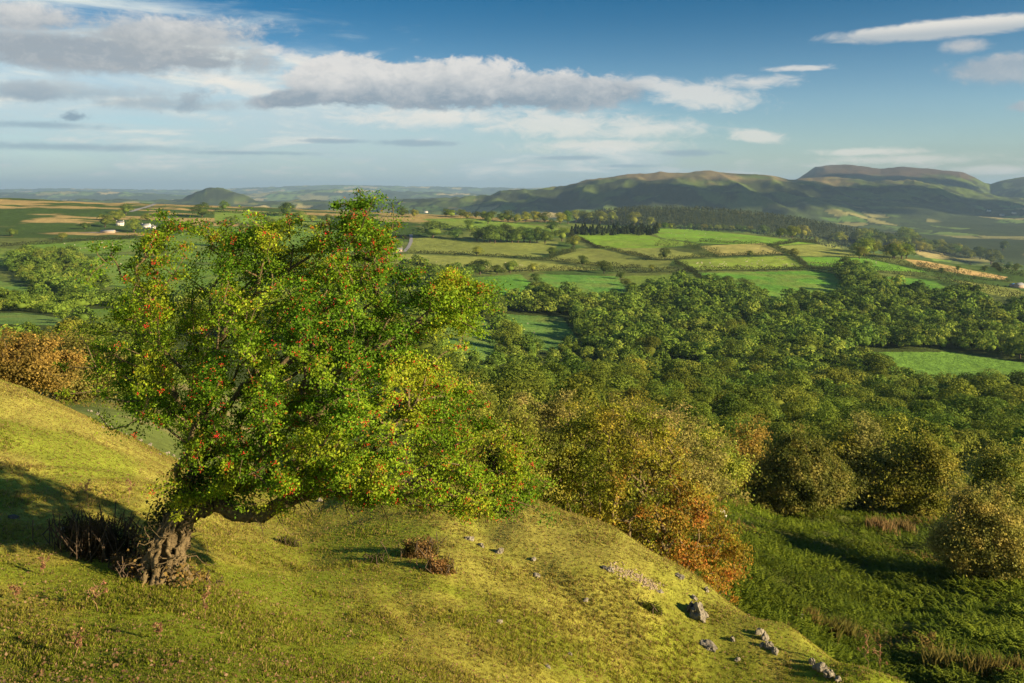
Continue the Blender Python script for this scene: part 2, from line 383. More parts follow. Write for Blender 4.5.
SLATE = plain('slate', (.13, .14, .17), .6, 1, .2); TIN = plain('barn_sheet', (.24, .26, .29), .5, 1, .12); BLUE = plain('blue_sheet', (.05, .16, .45), .5, 1, .1)
GLASS = plain('window_glass', (.03, .04, .05), .15, 1, .1, 0, .01, .5); ROADM = plain('road_surface', (.24, .25, .28), .9, .6, .15); WOOL = plain('wool', (.48, .45, .38), .95, 30, .12, .5, .02)
RED = plain('raddle_mark', (.55, .05, .03), .9, 20, .2)
BERRY = plain('berry', (.50, .022, .015), .35, 40, .25, .0, .01, .5)

def build_land():
    u = np.concatenate([-np.geomspace(4, .78, 24)[:-1], np.arange(-.78, .7801, .0023), np.geomspace(.78, 4, 24)[1:]])
    r1 = np.geomspace(2.5, 8, 30)[:-1]; r2 = np.geomspace(8, 60, 330)[:-1]; r3 = np.geomspace(60, 500, 240)[:-1]
    r4 = np.geomspace(500, 2600, 330)[:-1]; r5 = np.geomspace(2600, 60000, 260)
    R = np.concatenate([r1, r2, r3, r4, r5])
    U, YY = np.meshgrid(u, R); X = U * YY
    x = X.ravel(); y = YY.ravel(); z = H(x, y)
    c = land_colour(x, y, z)
    nc = len(u); nr = len(R)
    i = np.arange(nr - 1)[:, None] * nc + np.arange(nc - 1)[None, :]; i = i.ravel()
    Fq = np.stack([i, i + 1, i + 1 + nc, i + nc], 1)
    o = mesh_obj('ground', np.stack([x, y, z], 1), Fq, LAND, c, smooth=True); tag(o, kind='structure')
    # the brow behind and beside the viewpoint
    xs = np.linspace(-10, 10, 41); ys = np.concatenate([[-60, -30, -15, -8, -4, -2, -1, 0, 1, 2], [2.5]])
    X, YY = np.meshgrid(xs, ys); sx = np.where(YY < 2.5, 1 + (2.5 - YY) * .2, 1)
    z = H(X.ravel(), np.full(X.size, 2.5)) + (2.5 - YY.ravel()) * .05
    nc = len(xs); i = (np.arange(len(ys) - 1)[:, None] * nc + np.arange(nc - 1)[None, :]).ravel()
    c = near_grass(X.ravel(), YY.ravel())
    o = mesh_obj('ground', np.stack([(X * sx).ravel(), YY.ravel(), z], 1), np.stack([i, i + 1, i + 1 + nc, i + nc], 1), LAND, c, smooth=True); tag(o, kind='structure')
build_land()

# ------------------------------------------------------------------ foliage and branch geometry
def unit(v): return v / (np.linalg.norm(v, axis=-1, keepdims=True) + 1e-9)
def leaf_quads(C, size, col, nrm=None, aspect=.62, jit=.9, r=rng):
    n = len(C)
    nn = r.normal(size=(n, 3))
    if nrm is not None: nn = nn * jit * .6 + nrm
    nn = unit(nn); t = unit(np.cross(nn, r.normal(size=(n, 3)))); b = np.cross(nn, t)
    s = np.broadcast_to(np.asarray(size, float), (n,))[:, None] * .5
    V = np.stack([C - t * s, C + b * s * aspect + nn * s * .15 - t * s * .1, C + t * s, C - b * s * aspect + nn * s * .15 - t * s * .1], 1).reshape(-1, 3)
    Fq = np.arange(n * 4).reshape(n, 4)
    return V, Fq, np.repeat(col, 4, 0)
def tubes(P0, P1, R0, R1, sides=5):
    n = len(P0); d = unit(P1 - P0)
    ref = np.where(np.abs(d[:, 2:3]) > .9, np.array([[1., 0, 0]]), np.array([[0, 0, 1.]]))
    a = unit(np.cross(d, ref)); b = np.cross(d, a)
    th = np.arange(sides) * 2 * math.pi / sides
    cs = np.cos(th)[None, :, None]; sn = np.sin(th)[None, :, None]
    ring = a[:, None] * cs + b[:, None] * sn
    P1 = P1 + d * (R1[:, None] * .4)
    V = np.concatenate([P0[:, None] + ring * R0[:, None, None], P1[:, None] + ring * R1[:, None, None]], 1).reshape(-1, 3)
    k = np.arange(sides); q = np.stack([k, (k + 1) % sides, (k + 1) % sides + sides, k + sides], 1)
    Fq = (np.arange(n)[:, None, None] * 2 * sides + q[None]).reshape(-1, 4)
    return V, Fq
def grow(seeds, parents, T, alpha=.35, jitter=.12, r=rng, maxseg=.6):
    """nodes joined one after another to the cheapest earlier node"""
    nodes = [np.array(s, float) for s in seeds]; par = list(parents); pl = []
    for i, p in enumerate(par): pl.append(0. if p < 0 else pl[p] + np.linalg.norm(nodes[i] - nodes[p]))
    base = nodes[0]; S = np.array(nodes)
    d = np.min(np.linalg.norm(T[:, None] - S[None], axis=2), 1)
    T = T[np.argsort(d)]; cap = len(nodes) + 4 * len(T) + 10
    A = np.zeros((cap, 3)); A[:len(nodes)] = S; PL = np.zeros(cap); PL[:len(nodes)] = pl; n = len(nodes); ends = []
    for t in T:
        dd = np.linalg.norm(A[:n] - t, axis=1); c = dd + alpha * PL[:n]; k = int(np.argmin(c)); L = dd[k]
        m = min(3, int(L / maxseg))
        p = A[k].copy(); prev = k
        for q in range(m):
            w = (q + 1) / (m + 1); pt = A[k] * (1 - w) + t * w + r.normal(size=3) * jitter * L * .5
            A[n] = pt; par.append(prev); PL[n] = PL[prev] + np.linalg.norm(pt - A[prev]); prev = n; n += 1
        A[n] = t; par.append(prev); PL[n] = PL[prev] + np.linalg.norm(t - A[prev]); ends.append(n); n += 1
    A = A[:n]; par = np.array(par)
    return A, par, np.array(ends)
def pipe_radii(A, par, r0, expo=2.3, rmax=None):
    w = np.full(len(A), r0 ** expo); ch = np.zeros(len(A), int)
    for i in range(len(A) - 1, 0, -1):
        if par[i] >= 0: w[par[i]] += w[i]
    r = w ** (1 / expo)
    if rmax: r = r * min(1, rmax / r[0]) if r[0] > rmax else r
    return np.maximum(r, r0 * .7)
def lumpy_volume(poly, Yb, T, R, n, r=rng, power=.6, lump=.25):
    """points filling a rounded crown whose side view is poly (columns, dips) at distance Yb"""
    p = np.array(poly, float); lo = p.min(0); hi = p.max(0); out = []
    while sum(map(len, out)) < n:
        q = lo + r.random((n * 3, 2)) * (hi - lo); k = in_poly(q[:, 0], q[:, 1], poly); q = q[k]
        out.append(q)
    q = np.concatenate(out)[:n]; d = edge_dist(q[:, 0], q[:, 1], poly)
    t = T * np.sqrt(1 - (1 - np.minimum(d / R, 1)) ** 2)
    s = r.uniform(-1, 1, n); s = np.sign(s) * np.abs(s) ** power
    y = Yb + s * t * (1 + lump * (vnoise(q[:, 0] / 25, q[:, 1] / 25, 3) - .5) * 2)
    return np.stack([(q[:, 0] - CX) / F * Yb, y, -(q[:, 1] - HY) / F * Yb], 1), d / R, s

def outline_tree(name, label, cat, Yb, poly, basepx, T, R, ntw, nlf, lsize, spread, colfn, twig=.006, trunk_r=.16, seedpaths=None, berries=0, group=None, alpha=.35, trunkname='trunk', bark=None, seed=1, crownname='crown', empty_frac=0.0, sprays=60, sprayl=14, gap_t=.30, gs=1.6):
    r = np.random.default_rng(seed)
    bx = (basepx - CX) / F * Yb; bz = Hs(bx, Yb)
    root = empty(name, (bx, Yb, bz), label, cat, group)
    O = np.array([bx, Yb, bz])
    pts, dn, sd = lumpy_volume(poly, Yb, T, R, ntw, r)
    q = np.array(poly, float); cen2 = q.mean(0); m_ = r.integers(0, len(q), sprays); w_ = r.random((sprays, 1)); e_ = q[m_] * (1 - w_) + q[(m_ + 1) % len(q)] * w_
    o_ = unit(e_ - cen2 + r.normal(size=(sprays, 2)) * 20); e_ = e_ + o_ * r.uniform(-2, 1, (sprays, 1)) + o_ * (r.random((sprays, 1)) ** 1.6) * sprayl
    dn_ok = e_[:, 1] < max(q[:, 1]) - 14 * (sprayl > 15); e_ = e_[dn_ok]; sprays = len(e_)
    sp_ = np.stack([(e_[:, 0] - CX) / F * Yb, Yb + r.normal(size=sprays) * T * .35, -(e_[:, 1] - HY) / F * Yb], 1)
    g_ = vnoise(pts[:, 0] * gs + pts[:, 1] * gs * .45, pts[:, 2] * gs * 1.15 - pts[:, 1] * gs * .5, seed) > gap_t
    pts = np.concatenate([pts[g_], sp_]); dn = np.zeros(len(pts))
    low = pts[:, 2] > H(pts[:, 0], pts[:, 1]) + .12
    pts = pts[low]; dn = dn[low]
    if seedpaths:
        seeds = []; parents = []; idx = {}
        for path in seedpaths:
            prev = -1
            for q in path:
                key = (q[0], q[1])
                if key in idx: prev = idx[key]; continue
                yo = q[2] if len(q) > 2 else 0
                seeds.append(((q[0] - CX) / F * Yb, Yb + yo, -(q[1] - HY) / F * Yb)); parents.append(prev); prev = len(seeds) - 1; idx[key] = prev
    else:
        top = pts[:, 2].max(); cxm = pts[:, 0].mean(); h = top - bz
        seeds = [O + (0, 0, -.2)]; parents = [-1]
        for q in range(1, 4):
            seeds.append(O + np.array([(cxm - bx) * .18 * q + r.normal() * .04 * h, r.normal() * .04 * h, h * .12 * q])); parents.append(q - 1)
    A, par, ends = grow(seeds, parents, pts, alpha, .14, r, .35 * max(1, Yb / 25))
    rad = pipe_radii(A, par, twig)
    k = rad[0]
    if k > trunk_r: rad = np.where(rad > twig * 3, twig * 3 + (rad - twig * 3) * (trunk_r - twig * 3) / (k - twig * 3), rad)
    else: rad = rad * 1.0; rad[:2] = np.maximum(rad[:2], trunk_r * .8)
    e = np.nonzero(par >= 0)[0]
    big = rad[e] > trunk_r * .42
    rp = rad[par[e]]; rp = np.minimum(rp, rad[e] * 1.5)
    def put(nm, sel, sides):
        if sel.sum() == 0: return
        ee = e[sel]; V, Fq = tubes(A[par[ee]] - O, A[ee] - O, rp[sel], rad[ee], sides)
        mesh_obj(nm, V, Fq, bark or BARK, parent=root, smooth=True)
    put(trunkname, big, 9); put('branches', ~big, 4)
    # leaves, gathered round the twig ends and the last stretch of each twig
    E = A[ends]; Pn = A[par[ends]]; 
    if empty_frac > 0:
        keep = vnoise(E[:, 0] * 2.2 / spread * .12, E[:, 2] * 2.2 / spread * .12, seed) > empty_frac; E = E[keep]; Pn = Pn[keep]
    cen = A[ends].mean(0)
    n = len(E) * nlf; idx = np.repeat(np.arange(len(E)), nlf)
    w = r.random(n)[:, None] ** .7
    g = r.normal(size=(n, 3)) * spread * np.array([1, 1, .55]) * (.55 + .8 * r.random(len(E)))[idx][:, None]
    C = Pn[idx] * (1 - w) * .5 + E[idx] * (1 - (1 - w) * .5) + g
    gap = C[:, 2] > H(C[:, 0], C[:, 1]) + .05
    C = C[gap]; idx = idx[gap]
    out = unit(C - cen); out[:, 2] += .5
    col = colfn(C, idx, r) * (.85 + .6 * r.random(len(E)))[idx][:, None]
    V, Fq, cc = leaf_quads(C - O, lsize * r.uniform(.7, 1.25, len(C)), col, unit(out), .62, 1.3, r)
    mesh_obj(crownname, V, Fq, LEAF, cc, parent=root)
    if berries:
        k = r.integers(0, len(E), berries); bc = E[k]
        rel = unit(bc - cen)
        sel = (rel[:, 0] + .25 * rel[:, 1] * -1 > -.75) & (vnoise(bc[:, 0] * 1.1, bc[:, 2] * 1.1, 5) > .36); bc = bc[sel]
        m = 6; B = np.repeat(bc, m, 0) + r.normal(size=(len(bc) * m, 3)) * spread * np.repeat(r.uniform(.18, .5, (len(bc), 1)), m, 0) + np.array([.02, -spread * .8, 0])
        s = r.uniform(.006, .0095, len(B))[:, None]
        oc = np.array([(1,0,0),(-1,0,0),(0,1,0),(0,-1,0),(0,0,1),(0,0,-1)], float)
        V = (B[:, None] - O + oc[None] * s[:, None]).reshape(-1, 3)
        tf = np.array([(0,2,4),(2,1,4),(1,3,4),(3,0,4),(2,0,5),(1,2,5),(3,1,5),(0,3,5)])
        mesh_obj('berries', V, (np.arange(len(B))[:, None, None] * 6 + tf[None]).reshape(-1, 3), BERRY, parent=root, smooth=True)
    return root
def palette(cols, wts=None, clump=1.0, var=.22, seed=3):
    cols = np.array(cols)
    def fn(C, idx, r):
        nz = np.clip(vnoise(C[:, 0] / clump + seed, C[:, 2] / clump + C[:, 1] * .3 / clump, seed) * 1.3 - .15 + r.normal(size=len(C)) * .16, 0, .999)
        k = nz * (len(cols) - 1); i = k.astype(int); f = (k - i)[:, None]
        c = cols[i] * (1 - f) + cols[np.minimum(i + 1, len(cols) - 1)] * f
        return np.clip(c * (1 + r.normal(size=(len(C), 1)) * var), .004, .9)
    return fn

# ------------------------------------------------------------------ the windswept hawthorn
HERO = [(128,248),(150,238),(172,219),(190,232),(212,236),(250,230),(285,222),(300,236),(322,242),(343,234),(346,208),(362,201),(388,212),(397,236),(384,262),(400,275),(425,290),(452,272),(489,290),(474,318),(463,352),(438,378),(468,393),(498,425),(520,455),(540,478),(528,500),(492,515),(452,508),(410,492),(370,500),(330,482),(296,488),(268,476),(244,486),(222,484),(204,496),(186,492),(188,468),(198,446),(184,418),(150,408),(122,392),(100,366),(98,330),(116,300),(122,270)]
SP = [
 [(160,582,.0),(165,558,0),(172,536,0),(184,516,0),(212,503,-.05),(243,511,-.1),(268,510,-.1),(289,492,0),(300,462,.1),(308,428,.1),(302,388,0),(314,340,0)],
 [(184,516),(188,486,.1),(200,442,.2),(196,398,.25),(212,352,.2),(232,306,.1)],
 [(268,510),(296,484,-.5),(338,466,-.6),(378,440,-.6),(404,410,-.5)],
 [(268,510),(320,499,.3),(380,490,.4),(438,497,.3),(490,500,.2)],
 [(308,428),(344,388,.5),(368,330,.4),(374,272,.2),(368,236,.1)],
 [(200,442),(168,400,.3),(146,350,.2),(150,300,0)],
 [(302,388),(350,360,-.7),(400,330,-.6),(440,305,-.3)],
]
def curve(path, n=4):
    q = np.array([(p + (0,))[:3] if len(p) == 2 else p for p in path], float); out = [tuple(path[0])]
    e = np.vstack([2 * q[0] - q[1], q, 2 * q[-1] - q[-2]])
    rr = np.random.default_rng(int(q[:, 0].sum()))
    for i in range(1, len(e) - 2):
        for k in range(1, n + 1):
            t = k / n; p = .5 * ((2 * e[i]) + (-e[i-1] + e[i+1]) * t + (2 * e[i-1] - 5 * e[i] + 4 * e[i+1] - e[i+2]) * t * t + (-e[i-1] + 3 * e[i] - 3 * e[i+1] + e[i+2]) * t ** 3)
            out.append(tuple(path[i]) if k == n else (p[0] + rr.normal() * 1.2, p[1] + rr.normal() * 1.2, p[2]))
    return out
SP = [curve(p) for p in SP]
def hero_col(C, idx, r):
    f = palette([(.08,.165,.010),(.12,.215,.012),(.165,.26,.014),(.21,.285,.016),(.26,.30,.02)], clump=.5, seed=11)
    c = f(C, idx, r)
    o = r.random(len(C)) < .03
    c[o] = (.30, .17, .02)
    return c
hero = outline_tree('hawthorn_tree', 'windswept hawthorn leaning right with red berries and gnarled trunk in the foreground', 'tree', 13.0, HERO, 163,
    1.75, 95, 3100, 100, .041, .080, hero_col, .0052, .21, SP, berries=2600, alpha=.3, seed=5, sprays=190, sprayl=17, gap_t=.34, gs=2.7)
def hanging_twigs():
    r = np.random.default_rng(4); O = np.array(hero.location); A = []; B = []; RA = []; RB = []
    for k in range(85):
        px = r.uniform(250, 505); py = 488 + r.uniform(-8, 10); p = np.array([(px - CX) / F * 13 - O[0], r.uniform(-.5, .5), -(py - HY) / F * 13 - O[2]])
        d = unit(np.array([.9 + r.normal() * .5, r.normal() * .4, -.45 + r.normal() * .25])); rad = r.uniform(.006, .012)
        stack = [(p, d, rad, 6)]
        while stack:
            p, d, rad, n = stack.pop()
            if n == 0 or rad < .003: continue
            q = p + d * r.uniform(.07, .13); A.append(p); B.append(q); RA.append(rad); RB.append(rad * .85)
            stack.append((q, unit(d + r.normal(size=3) * .28 + (0, 0, .04)), rad * .86, n - 1))
            if r.random() < .4: stack.append((q, unit(d + r.normal(size=3) * .7), rad * .7, n - 2 if n > 2 else 0))
    A = np.array(A); B = np.array(B)
    V, Fq = tubes(A, B, np.array(RA), np.array(RB), 4); mesh_obj('bare_twigs', V, Fq, BARK, parent=hero)
hanging_twigs()
def trunk_growth():
    """old stems, roots and ivy wrapped round the butt of the hawthorn"""
    r = np.random.default_rng(21); O = np.array(hero.location)
    P0 = []; P1 = []; R0 = []; R1 = []
    pth = np.array([((px - CX) / F * 13 - O[0], y0, -(py - HY) / F * 13 - O[2]) for px, py, y0 in [((q + (0,))[:3] if len(q) == 2 else q) for q in SP[0][:26]]])
    tt = np.linspace(0, 1, 30); u0 = np.linspace(0, 1, len(pth)); mid = np.stack([np.interp(tt, u0, pth[:, i]) for i in range(3)], 1)
    # twisted old stems fused along the butt and the leaning limb
    for k in range(44):
        a = r.uniform(0, 6.28); w = r.uniform(1.5, 4) * r.choice([-1, 1]); n = int(r.uniform(12, 29)); rad = r.uniform(.022, .06)
        prev = None
        for j in range(n):
            sp = .25 * (1 - tt[j]) ** 1.1 + .05; fl = max(0, .10 - tt[j]) * 1.3
            q = mid[j] + np.array([math.cos(a + w * tt[j]) * (sp + fl), math.sin(a + w * tt[j]) * (sp + fl), math.sin(a * 2 + w * tt[j]) * .07 * min(1, tt[j] * 4)]) + r.normal(size=3) * .018
            if prev is not None: P0.append(prev); P1.append(q); R0.append(rad); R1.append(rad * .965); rad *= .965
            prev = q
    for k in range(80):   # short dead snags
        j = int(r.uniform(1, 16)); p = mid[j] + r.normal(size=3) * .16; d = unit(np.array([r.normal() * .6 + .2, r.normal() * .6, r.uniform(-.3, 1)])); rad = r.uniform(.005, .011)
        for _ in range(5):
            q = p + d * r.uniform(.06, .12); P0.append(p); P1.append(q); R0.append(rad); R1.append(rad * .8); rad *= .8; p = q; d = unit(d + r.normal(size=3) * .45)
    V, Fq = tubes(np.array(P0), np.array(P1), np.array(R0), np.array(R1), 6)
    V = V + np.array([[mnoise.noise(Vector(v * 9) + Vector((k * 7, 0, 0))) * .04 for k in range(3)] for v in V])
    mesh_obj('root_stems', V, Fq, BARK, parent=hero, smooth=True)
    sp = np.array([((px - CX) / F * 13 - O[0], y0, -(py - HY) / F * 13 - O[2]) for px, py, y0 in ((146,560,.1),(146,545,.1),(155,530,.1),(164,515,.1),(176,500,.1),(186,488,0),(197,470,0),(186,500,.1),(200,455,.1),(150,572,-.1),(190,572,-.25),(160,520,.2),(225,492,.1),(240,494,.2),(205,485,0),(225,480,.1))])
    n = 3400; i = r.integers(0, len(sp), n)
    C = sp[i] + r.normal(size=(n, 3)) * .12
    hh = O[2] + C[:, 2] > H(O[0] + C[:, 0], O[1] + C[:, 1]) + .02
    C = C[hh]
    brown = (C[:, 2] < .7) & (r.random(len(C)) < .7)
    col = np.where(brown[:, None], np.array((.24, .18, .055)), np.array((.04, .075, .014))) * (1 + r.normal(size=(len(C), 1)) * .3)
    V, Fq, cc = leaf_quads(C, .05 * r.uniform(.7, 1.3, len(C)), np.clip(col, .01, 1), unit(C * np.array([1, 1, 0]) + (0, -.3, .4)), .8, 1.2, r)
    mesh_obj('ivy', V, Fq, LEAF, cc, parent=hero)
trunk_growth()

# ------------------------------------------------------------------ trees of the middle distance
def orange_col(C, idx, r):
    px, py = proj(C[:, 0], C[:, 1], C[:, 2])
    t = sstep(.38, 1.15, (px - 560) / 170 * .65 + (py - 410) / 170 * .4 + (vnoise(C[:, 0] * 1.5, C[:, 2] * 1.5, 9) - .5) * .7 + r.normal(size=len(C)) * .15)
    g = palette([(.13,.20,.02),(.24,.28,.03),(.36,.34,.045)], clump=.8)(C, idx, r); o = palette([(.22,.19,.022),(.32,.20,.028),(.38,.17,.03),(.28,.20,.028)], clump=.7, seed=4)(C, idx, r)
    return (g * (1 - t[:, None]) + o * t[:, None]) * 1.25
OLIVE = [(.10,.13,.02),(.17,.19,.03),(.26,.25,.045)]; BROWN = [(.085,.11,.02),(.14,.155,.03),(.21,.20,.045)]; YEL = [(.12,.15,.02),(.20,.22,.03),(.28,.27,.04)]; GREY = [(.13,.14,.035),(.22,.22,.055),(.31,.28,.09)]; GRN = [(.05,.09,.015),(.09,.14,.02),(.15,.19,.03)]
def ell(cx, cy, a, b, seed, n=22, flat=.55, j=.16):
    r = np.random.default_rng(seed); pts = []
    for k in range(n):
        t = 2 * math.pi * k / n; m = 1 + r.uniform(-j, j * .6)
        y = -math.sin(t) * b * m
        if y > b * flat: y = b * flat + (y - b * flat) * .4
        pts.append((cx + math.cos(t) * a * m, cy + y))
    return pts
outline_tree('hawthorn_tree', 'large orange and gold hawthorn just below the brow of the slope', 'tree', 28, [(540,450),(560,432),(585,416),(612,406),(640,412),(662,430),(672,455),(690,482),(708,505),(726,525),(740,555),(726,578),(696,588),(660,590),(615,575),(575,560),(545,540),(535,500)], 668, 2.3, 60, 1350, 70, .085, .15, orange_col, .010, .16, seed=31, sprays=110, sprayl=13, gap_t=.38, gs=1.5)
def dome(cx, top, bot, a, seed, n=30, j=.34, flat=.25):
    r = np.random.default_rng(seed); h = bot - top; pts = []
    for k in range(n):
        t = 2 * math.pi * k / n; m = 1 + r.uniform(-j, j * .7); y = math.sin(t)
        yy = bot - h * (.36 + .64 * y * m) if y > 0 else bot - h * .36 * (1 + y) ** .8
        pts.append((cx + math.cos(t) * a * m * (1 if y > -.5 else .8), yy))
    return pts
MID = [ # label, foot dip, foot column, crown (centre, top, half width), seed, palette, twigs, leaves
 ('olive green bush tree behind the right edge of the leaning hawthorn', 548, 505, (505,418,62), 1, OLIVE, 560, 44),
 ('grey green tree with pale bare twigs between hawthorn and orange tree', 500, 540, (540,388,46), 2, GREY, 480, 40),
 ('olive tree beside the hawthorn, behind its lowest right branches', 490, 470, (470,378,46), 3, OLIVE, 400, 40),
 ('pale olive dome shaped tree rising behind the orange hawthorn', 532, 655, (655,404,60), 4, GREY, 620, 44),
 ('yellow green tree at the right shoulder of the pale olive dome', 500, 716, (713,424,30), 5, YEL, 280, 36),
 ('open branched golden tree with its dark trunk showing', 484, 742, (742,420,32), 6, [(.15,.13,.025),(.24,.19,.035),(.3,.2,.05)], 150, 26),
 ('dark brown dome shaped hawthorn standing in the bracken', 514, 800, (798,436,56), 7, BROWN, 900, 52),
 ('bright yellow green sapling behind the brown dome hawthorn', 490, 842, (842,428,28), 8, YEL, 190, 28),
 ('olive brown hawthorn with short dark trunk in the bracken', 518, 903, (918,444,50), 9, [(.11,.15,.02),(.18,.21,.03),(.27,.27,.045)], 620, 46),
 ('purple brown spreading bush at the right edge of the bracken', 582, 978, (990,496,60), 10, [(.10,.11,.025),(.16,.155,.035),(.23,.19,.05)], 900, 50),
 ('low yellowing tree cropped by the right edge above the brown bush', 494, 1005, (1005,448,46), 11, OLIVE, 320, 36),
 ('pale grey green willow like tree left of the olive brown hawthorn', 468, 865, (865,416,34), 12, GREY, 320, 36),
 ('brown gold bush on the far left behind the grassy shoulder', 412, 20, (18,334,50), 13, [(.12,.10,.022),(.2,.15,.035),(.26,.19,.045)], 620, 44),
 ('grey brown bush tree left of the hawthorn with small trunk', 402, 76, (76,336,36), 14, [(.12,.11,.025),(.18,.16,.045),(.22,.19,.05)], 460, 40),
 ('dark green tree hidden partly by the left side of the hawthorn', 398, 128, (130,344,38), 15, GRN, 320, 36),
 ('small gold green tree between the golden and brown hawthorns', 472, 690, (690,420,32), 17, OLIVE, 260, 34),
 ('olive round tree rising behind the pale olive dome, left side', 470, 612, (612,398,34), 18, OLIVE, 260, 34),
]
for k, (lab, bpy_, bpx, (cx, top, a), sd_, pal, nt_, nl_) in enumerate(MID):
    Yb = hit(bpx, bpy_, 27 if bpx > 300 else 34)[1]; Yb = min(Yb, 85)
    gy = proj((bpx - CX) / F * Yb, Yb, Hs((bpx - CX) / F * Yb, Yb))[1]
    trunky = 'trunk' in lab and bpx > 300
    a *= .76 if bpx > 700 else 1; top += 5
    poly = dome(cx, top, gy - (6 if trunky else 1), a, sd_)
    outline_tree('hawthorn_tree' if 'hawthorn standing' in lab or 'brown hawthorn' in lab else 'bush_tree', lab, 'tree', Yb, poly, bpx, a / F * Yb * .85, 30, nt_, int(nl_ * 1.7), .0029 * Yb, .0060 * Yb, palette([tuple(v * 1.22 for v in q) for q in pal], clump=.7, seed=k), .011, .17, seed=50 + k, alpha=.3, sprays=int(a * 1.6), sprayl=15, gap_t=.43, gs=1.5)

# ------------------------------------------------------------------ broadleaved trees of the valley
def far_crown(seed, nq, conifer=False):
    """unit tree: height 1, crown of lobes; returns verts, quads, colours, core"""
    r = np.random.default_rng(seed)
    if conifer:
        z = r.random(nq) ** 1.3; a = r.uniform(0, 6.28, nq); rad = (1 - z) * .2 * r.uniform(.75, 1.1, nq) + .01
        C = np.stack([np.cos(a) * rad, np.sin(a) * rad, .08 + z * .9], 1); nr = unit(np.stack([np.cos(a), np.sin(a), np.full(nq, .5)], 1))
        t = np.full(nq, .5) + r.normal(size=nq) * .15; size = .13
    else:
        nl = 16; L = []
        for k in range(nl):
            a = r.uniform(0, 6.28); u = r.random()
            rr = .40 * math.sqrt(u); zz = .24 + .56 * (1 - u ** 1.6) * r.uniform(.75, 1) + r.uniform(-.02, .08)
            L.append((math.cos(a) * rr, math.sin(a) * rr, zz, r.uniform(.12, .22)))
        L = np.array(L); i = r.integers(0, nl, nq); d = unit(r.normal(size=(nq, 3))); d[:, 2] = np.where(d[:, 2] < -.4, -d[:, 2], d[:, 2])
        C = L[i, :3] + d * L[i, 3:4] * r.uniform(.82, 1.08, (nq, 1)); nr = unit(d + np.array([0, 0, .25]))
        tone = r.random(nl); t = tone[i] * .4 + r.random(nq) * .6; size = .085 * (500 / nq) ** .5
    t = np.clip(t, 0, 1)
    c = mixc((.05, .10, .015), (.20, .255, .036), t)
    if conifer: c = mixc((.022, .04, .014), (.04, .06, .02), t)
    V, Fq, cc = leaf_quads(C, size * r.uniform(.75, 1.3, nq), c, nr, .8, .7, r)
    return V, Fq, cc
def core_mesh(seed):
    import bmesh
    bm = bmesh.new(); bmesh.ops.create_icosphere(bm, subdivisions=2, radius=1)
    V = np.array([v.co[:] for v in bm.verts]); Fq = np.array([[v.index for v in f.verts] for f in bm.faces]); bm.free()
    n = np.array([mnoise.noise(Vector(v * 2.2 + seed)) for v in V])[:, None]
    V = V * (1 + n * .25) * np.array([.22, .22, .22]) + np.array([0, 0, .40])
    return V, Fq
def tree_templates(n, nq, tint, conifer=False, seed0=0):
    out = []
    for k in range(n):
        V, Fq, c = far_crown(seed0 + k, nq, conifer); c = c * np.array(tint)
        if not conifer:
            cv, cf = core_mesh(seed0 + k + .5); V2 = np.concatenate([V, cv]); cc = np.concatenate([c, np.tile(c.mean(0), (len(cv), 1))])
            crown = make_mesh('crown', V2, [Fq, cf + len(V)], FARLEAF, cc)
        else: crown = make_mesh('crown', V, Fq, FARLEAF, c); V2, cc = V, c
        tv, tf = tubes(np.array([[0, 0, -.05], [0, 0, .3], [0, 0, .3], [0, 0, .3]]), np.array([[0, 0, .3], [.16, .05, .5], [-.13, .1, .52], [0, -.12, .55]]), np.array([.035, .02, .02, .02]), np.array([.025, .01, .01, .01]), 6)
        trunk = make_mesh('trunk', tv, tf, FARBARK)
        out.append((crown, trunk))
    return out
TG = tree_templates(5, 2600, (1, 1, 1), seed0=100); TO = tree_templates(3, 2200, (1.45, 1.18, 1.2), seed0=200); TD = tree_templates(3, 2200, (.7, .8, .9), seed0=300)
TP = tree_templates(3, 2200, (1.55, 1.4, 1.6), seed0=400); TCN = tree_templates(2, 260, (1, 1, 1), True, seed0=500)
def place_tree(px, py, hpx, wf=1.0, tpl=None, label='', group=None, name='hedgerow_tree', Y=None, world=None, ymin=300):
    if world is None:
        X, Yy, Z = hit(px, py, ymin)
    else: X, Yy, Z = world
    h = hpx / F * Yy if world is None else hpx
    t = random.choice(tpl or TG)
    r = empty(name, (X, Yy, Z - .15), label, 'tree', group, rz=random.uniform(0, 6.28))
    r.scale = (h * wf, h * wf, h)
    for nm, me in (('crown', t[0]), ('trunk', t[1])): link(bpy.data.objects.new(nm, me), r)
    return r

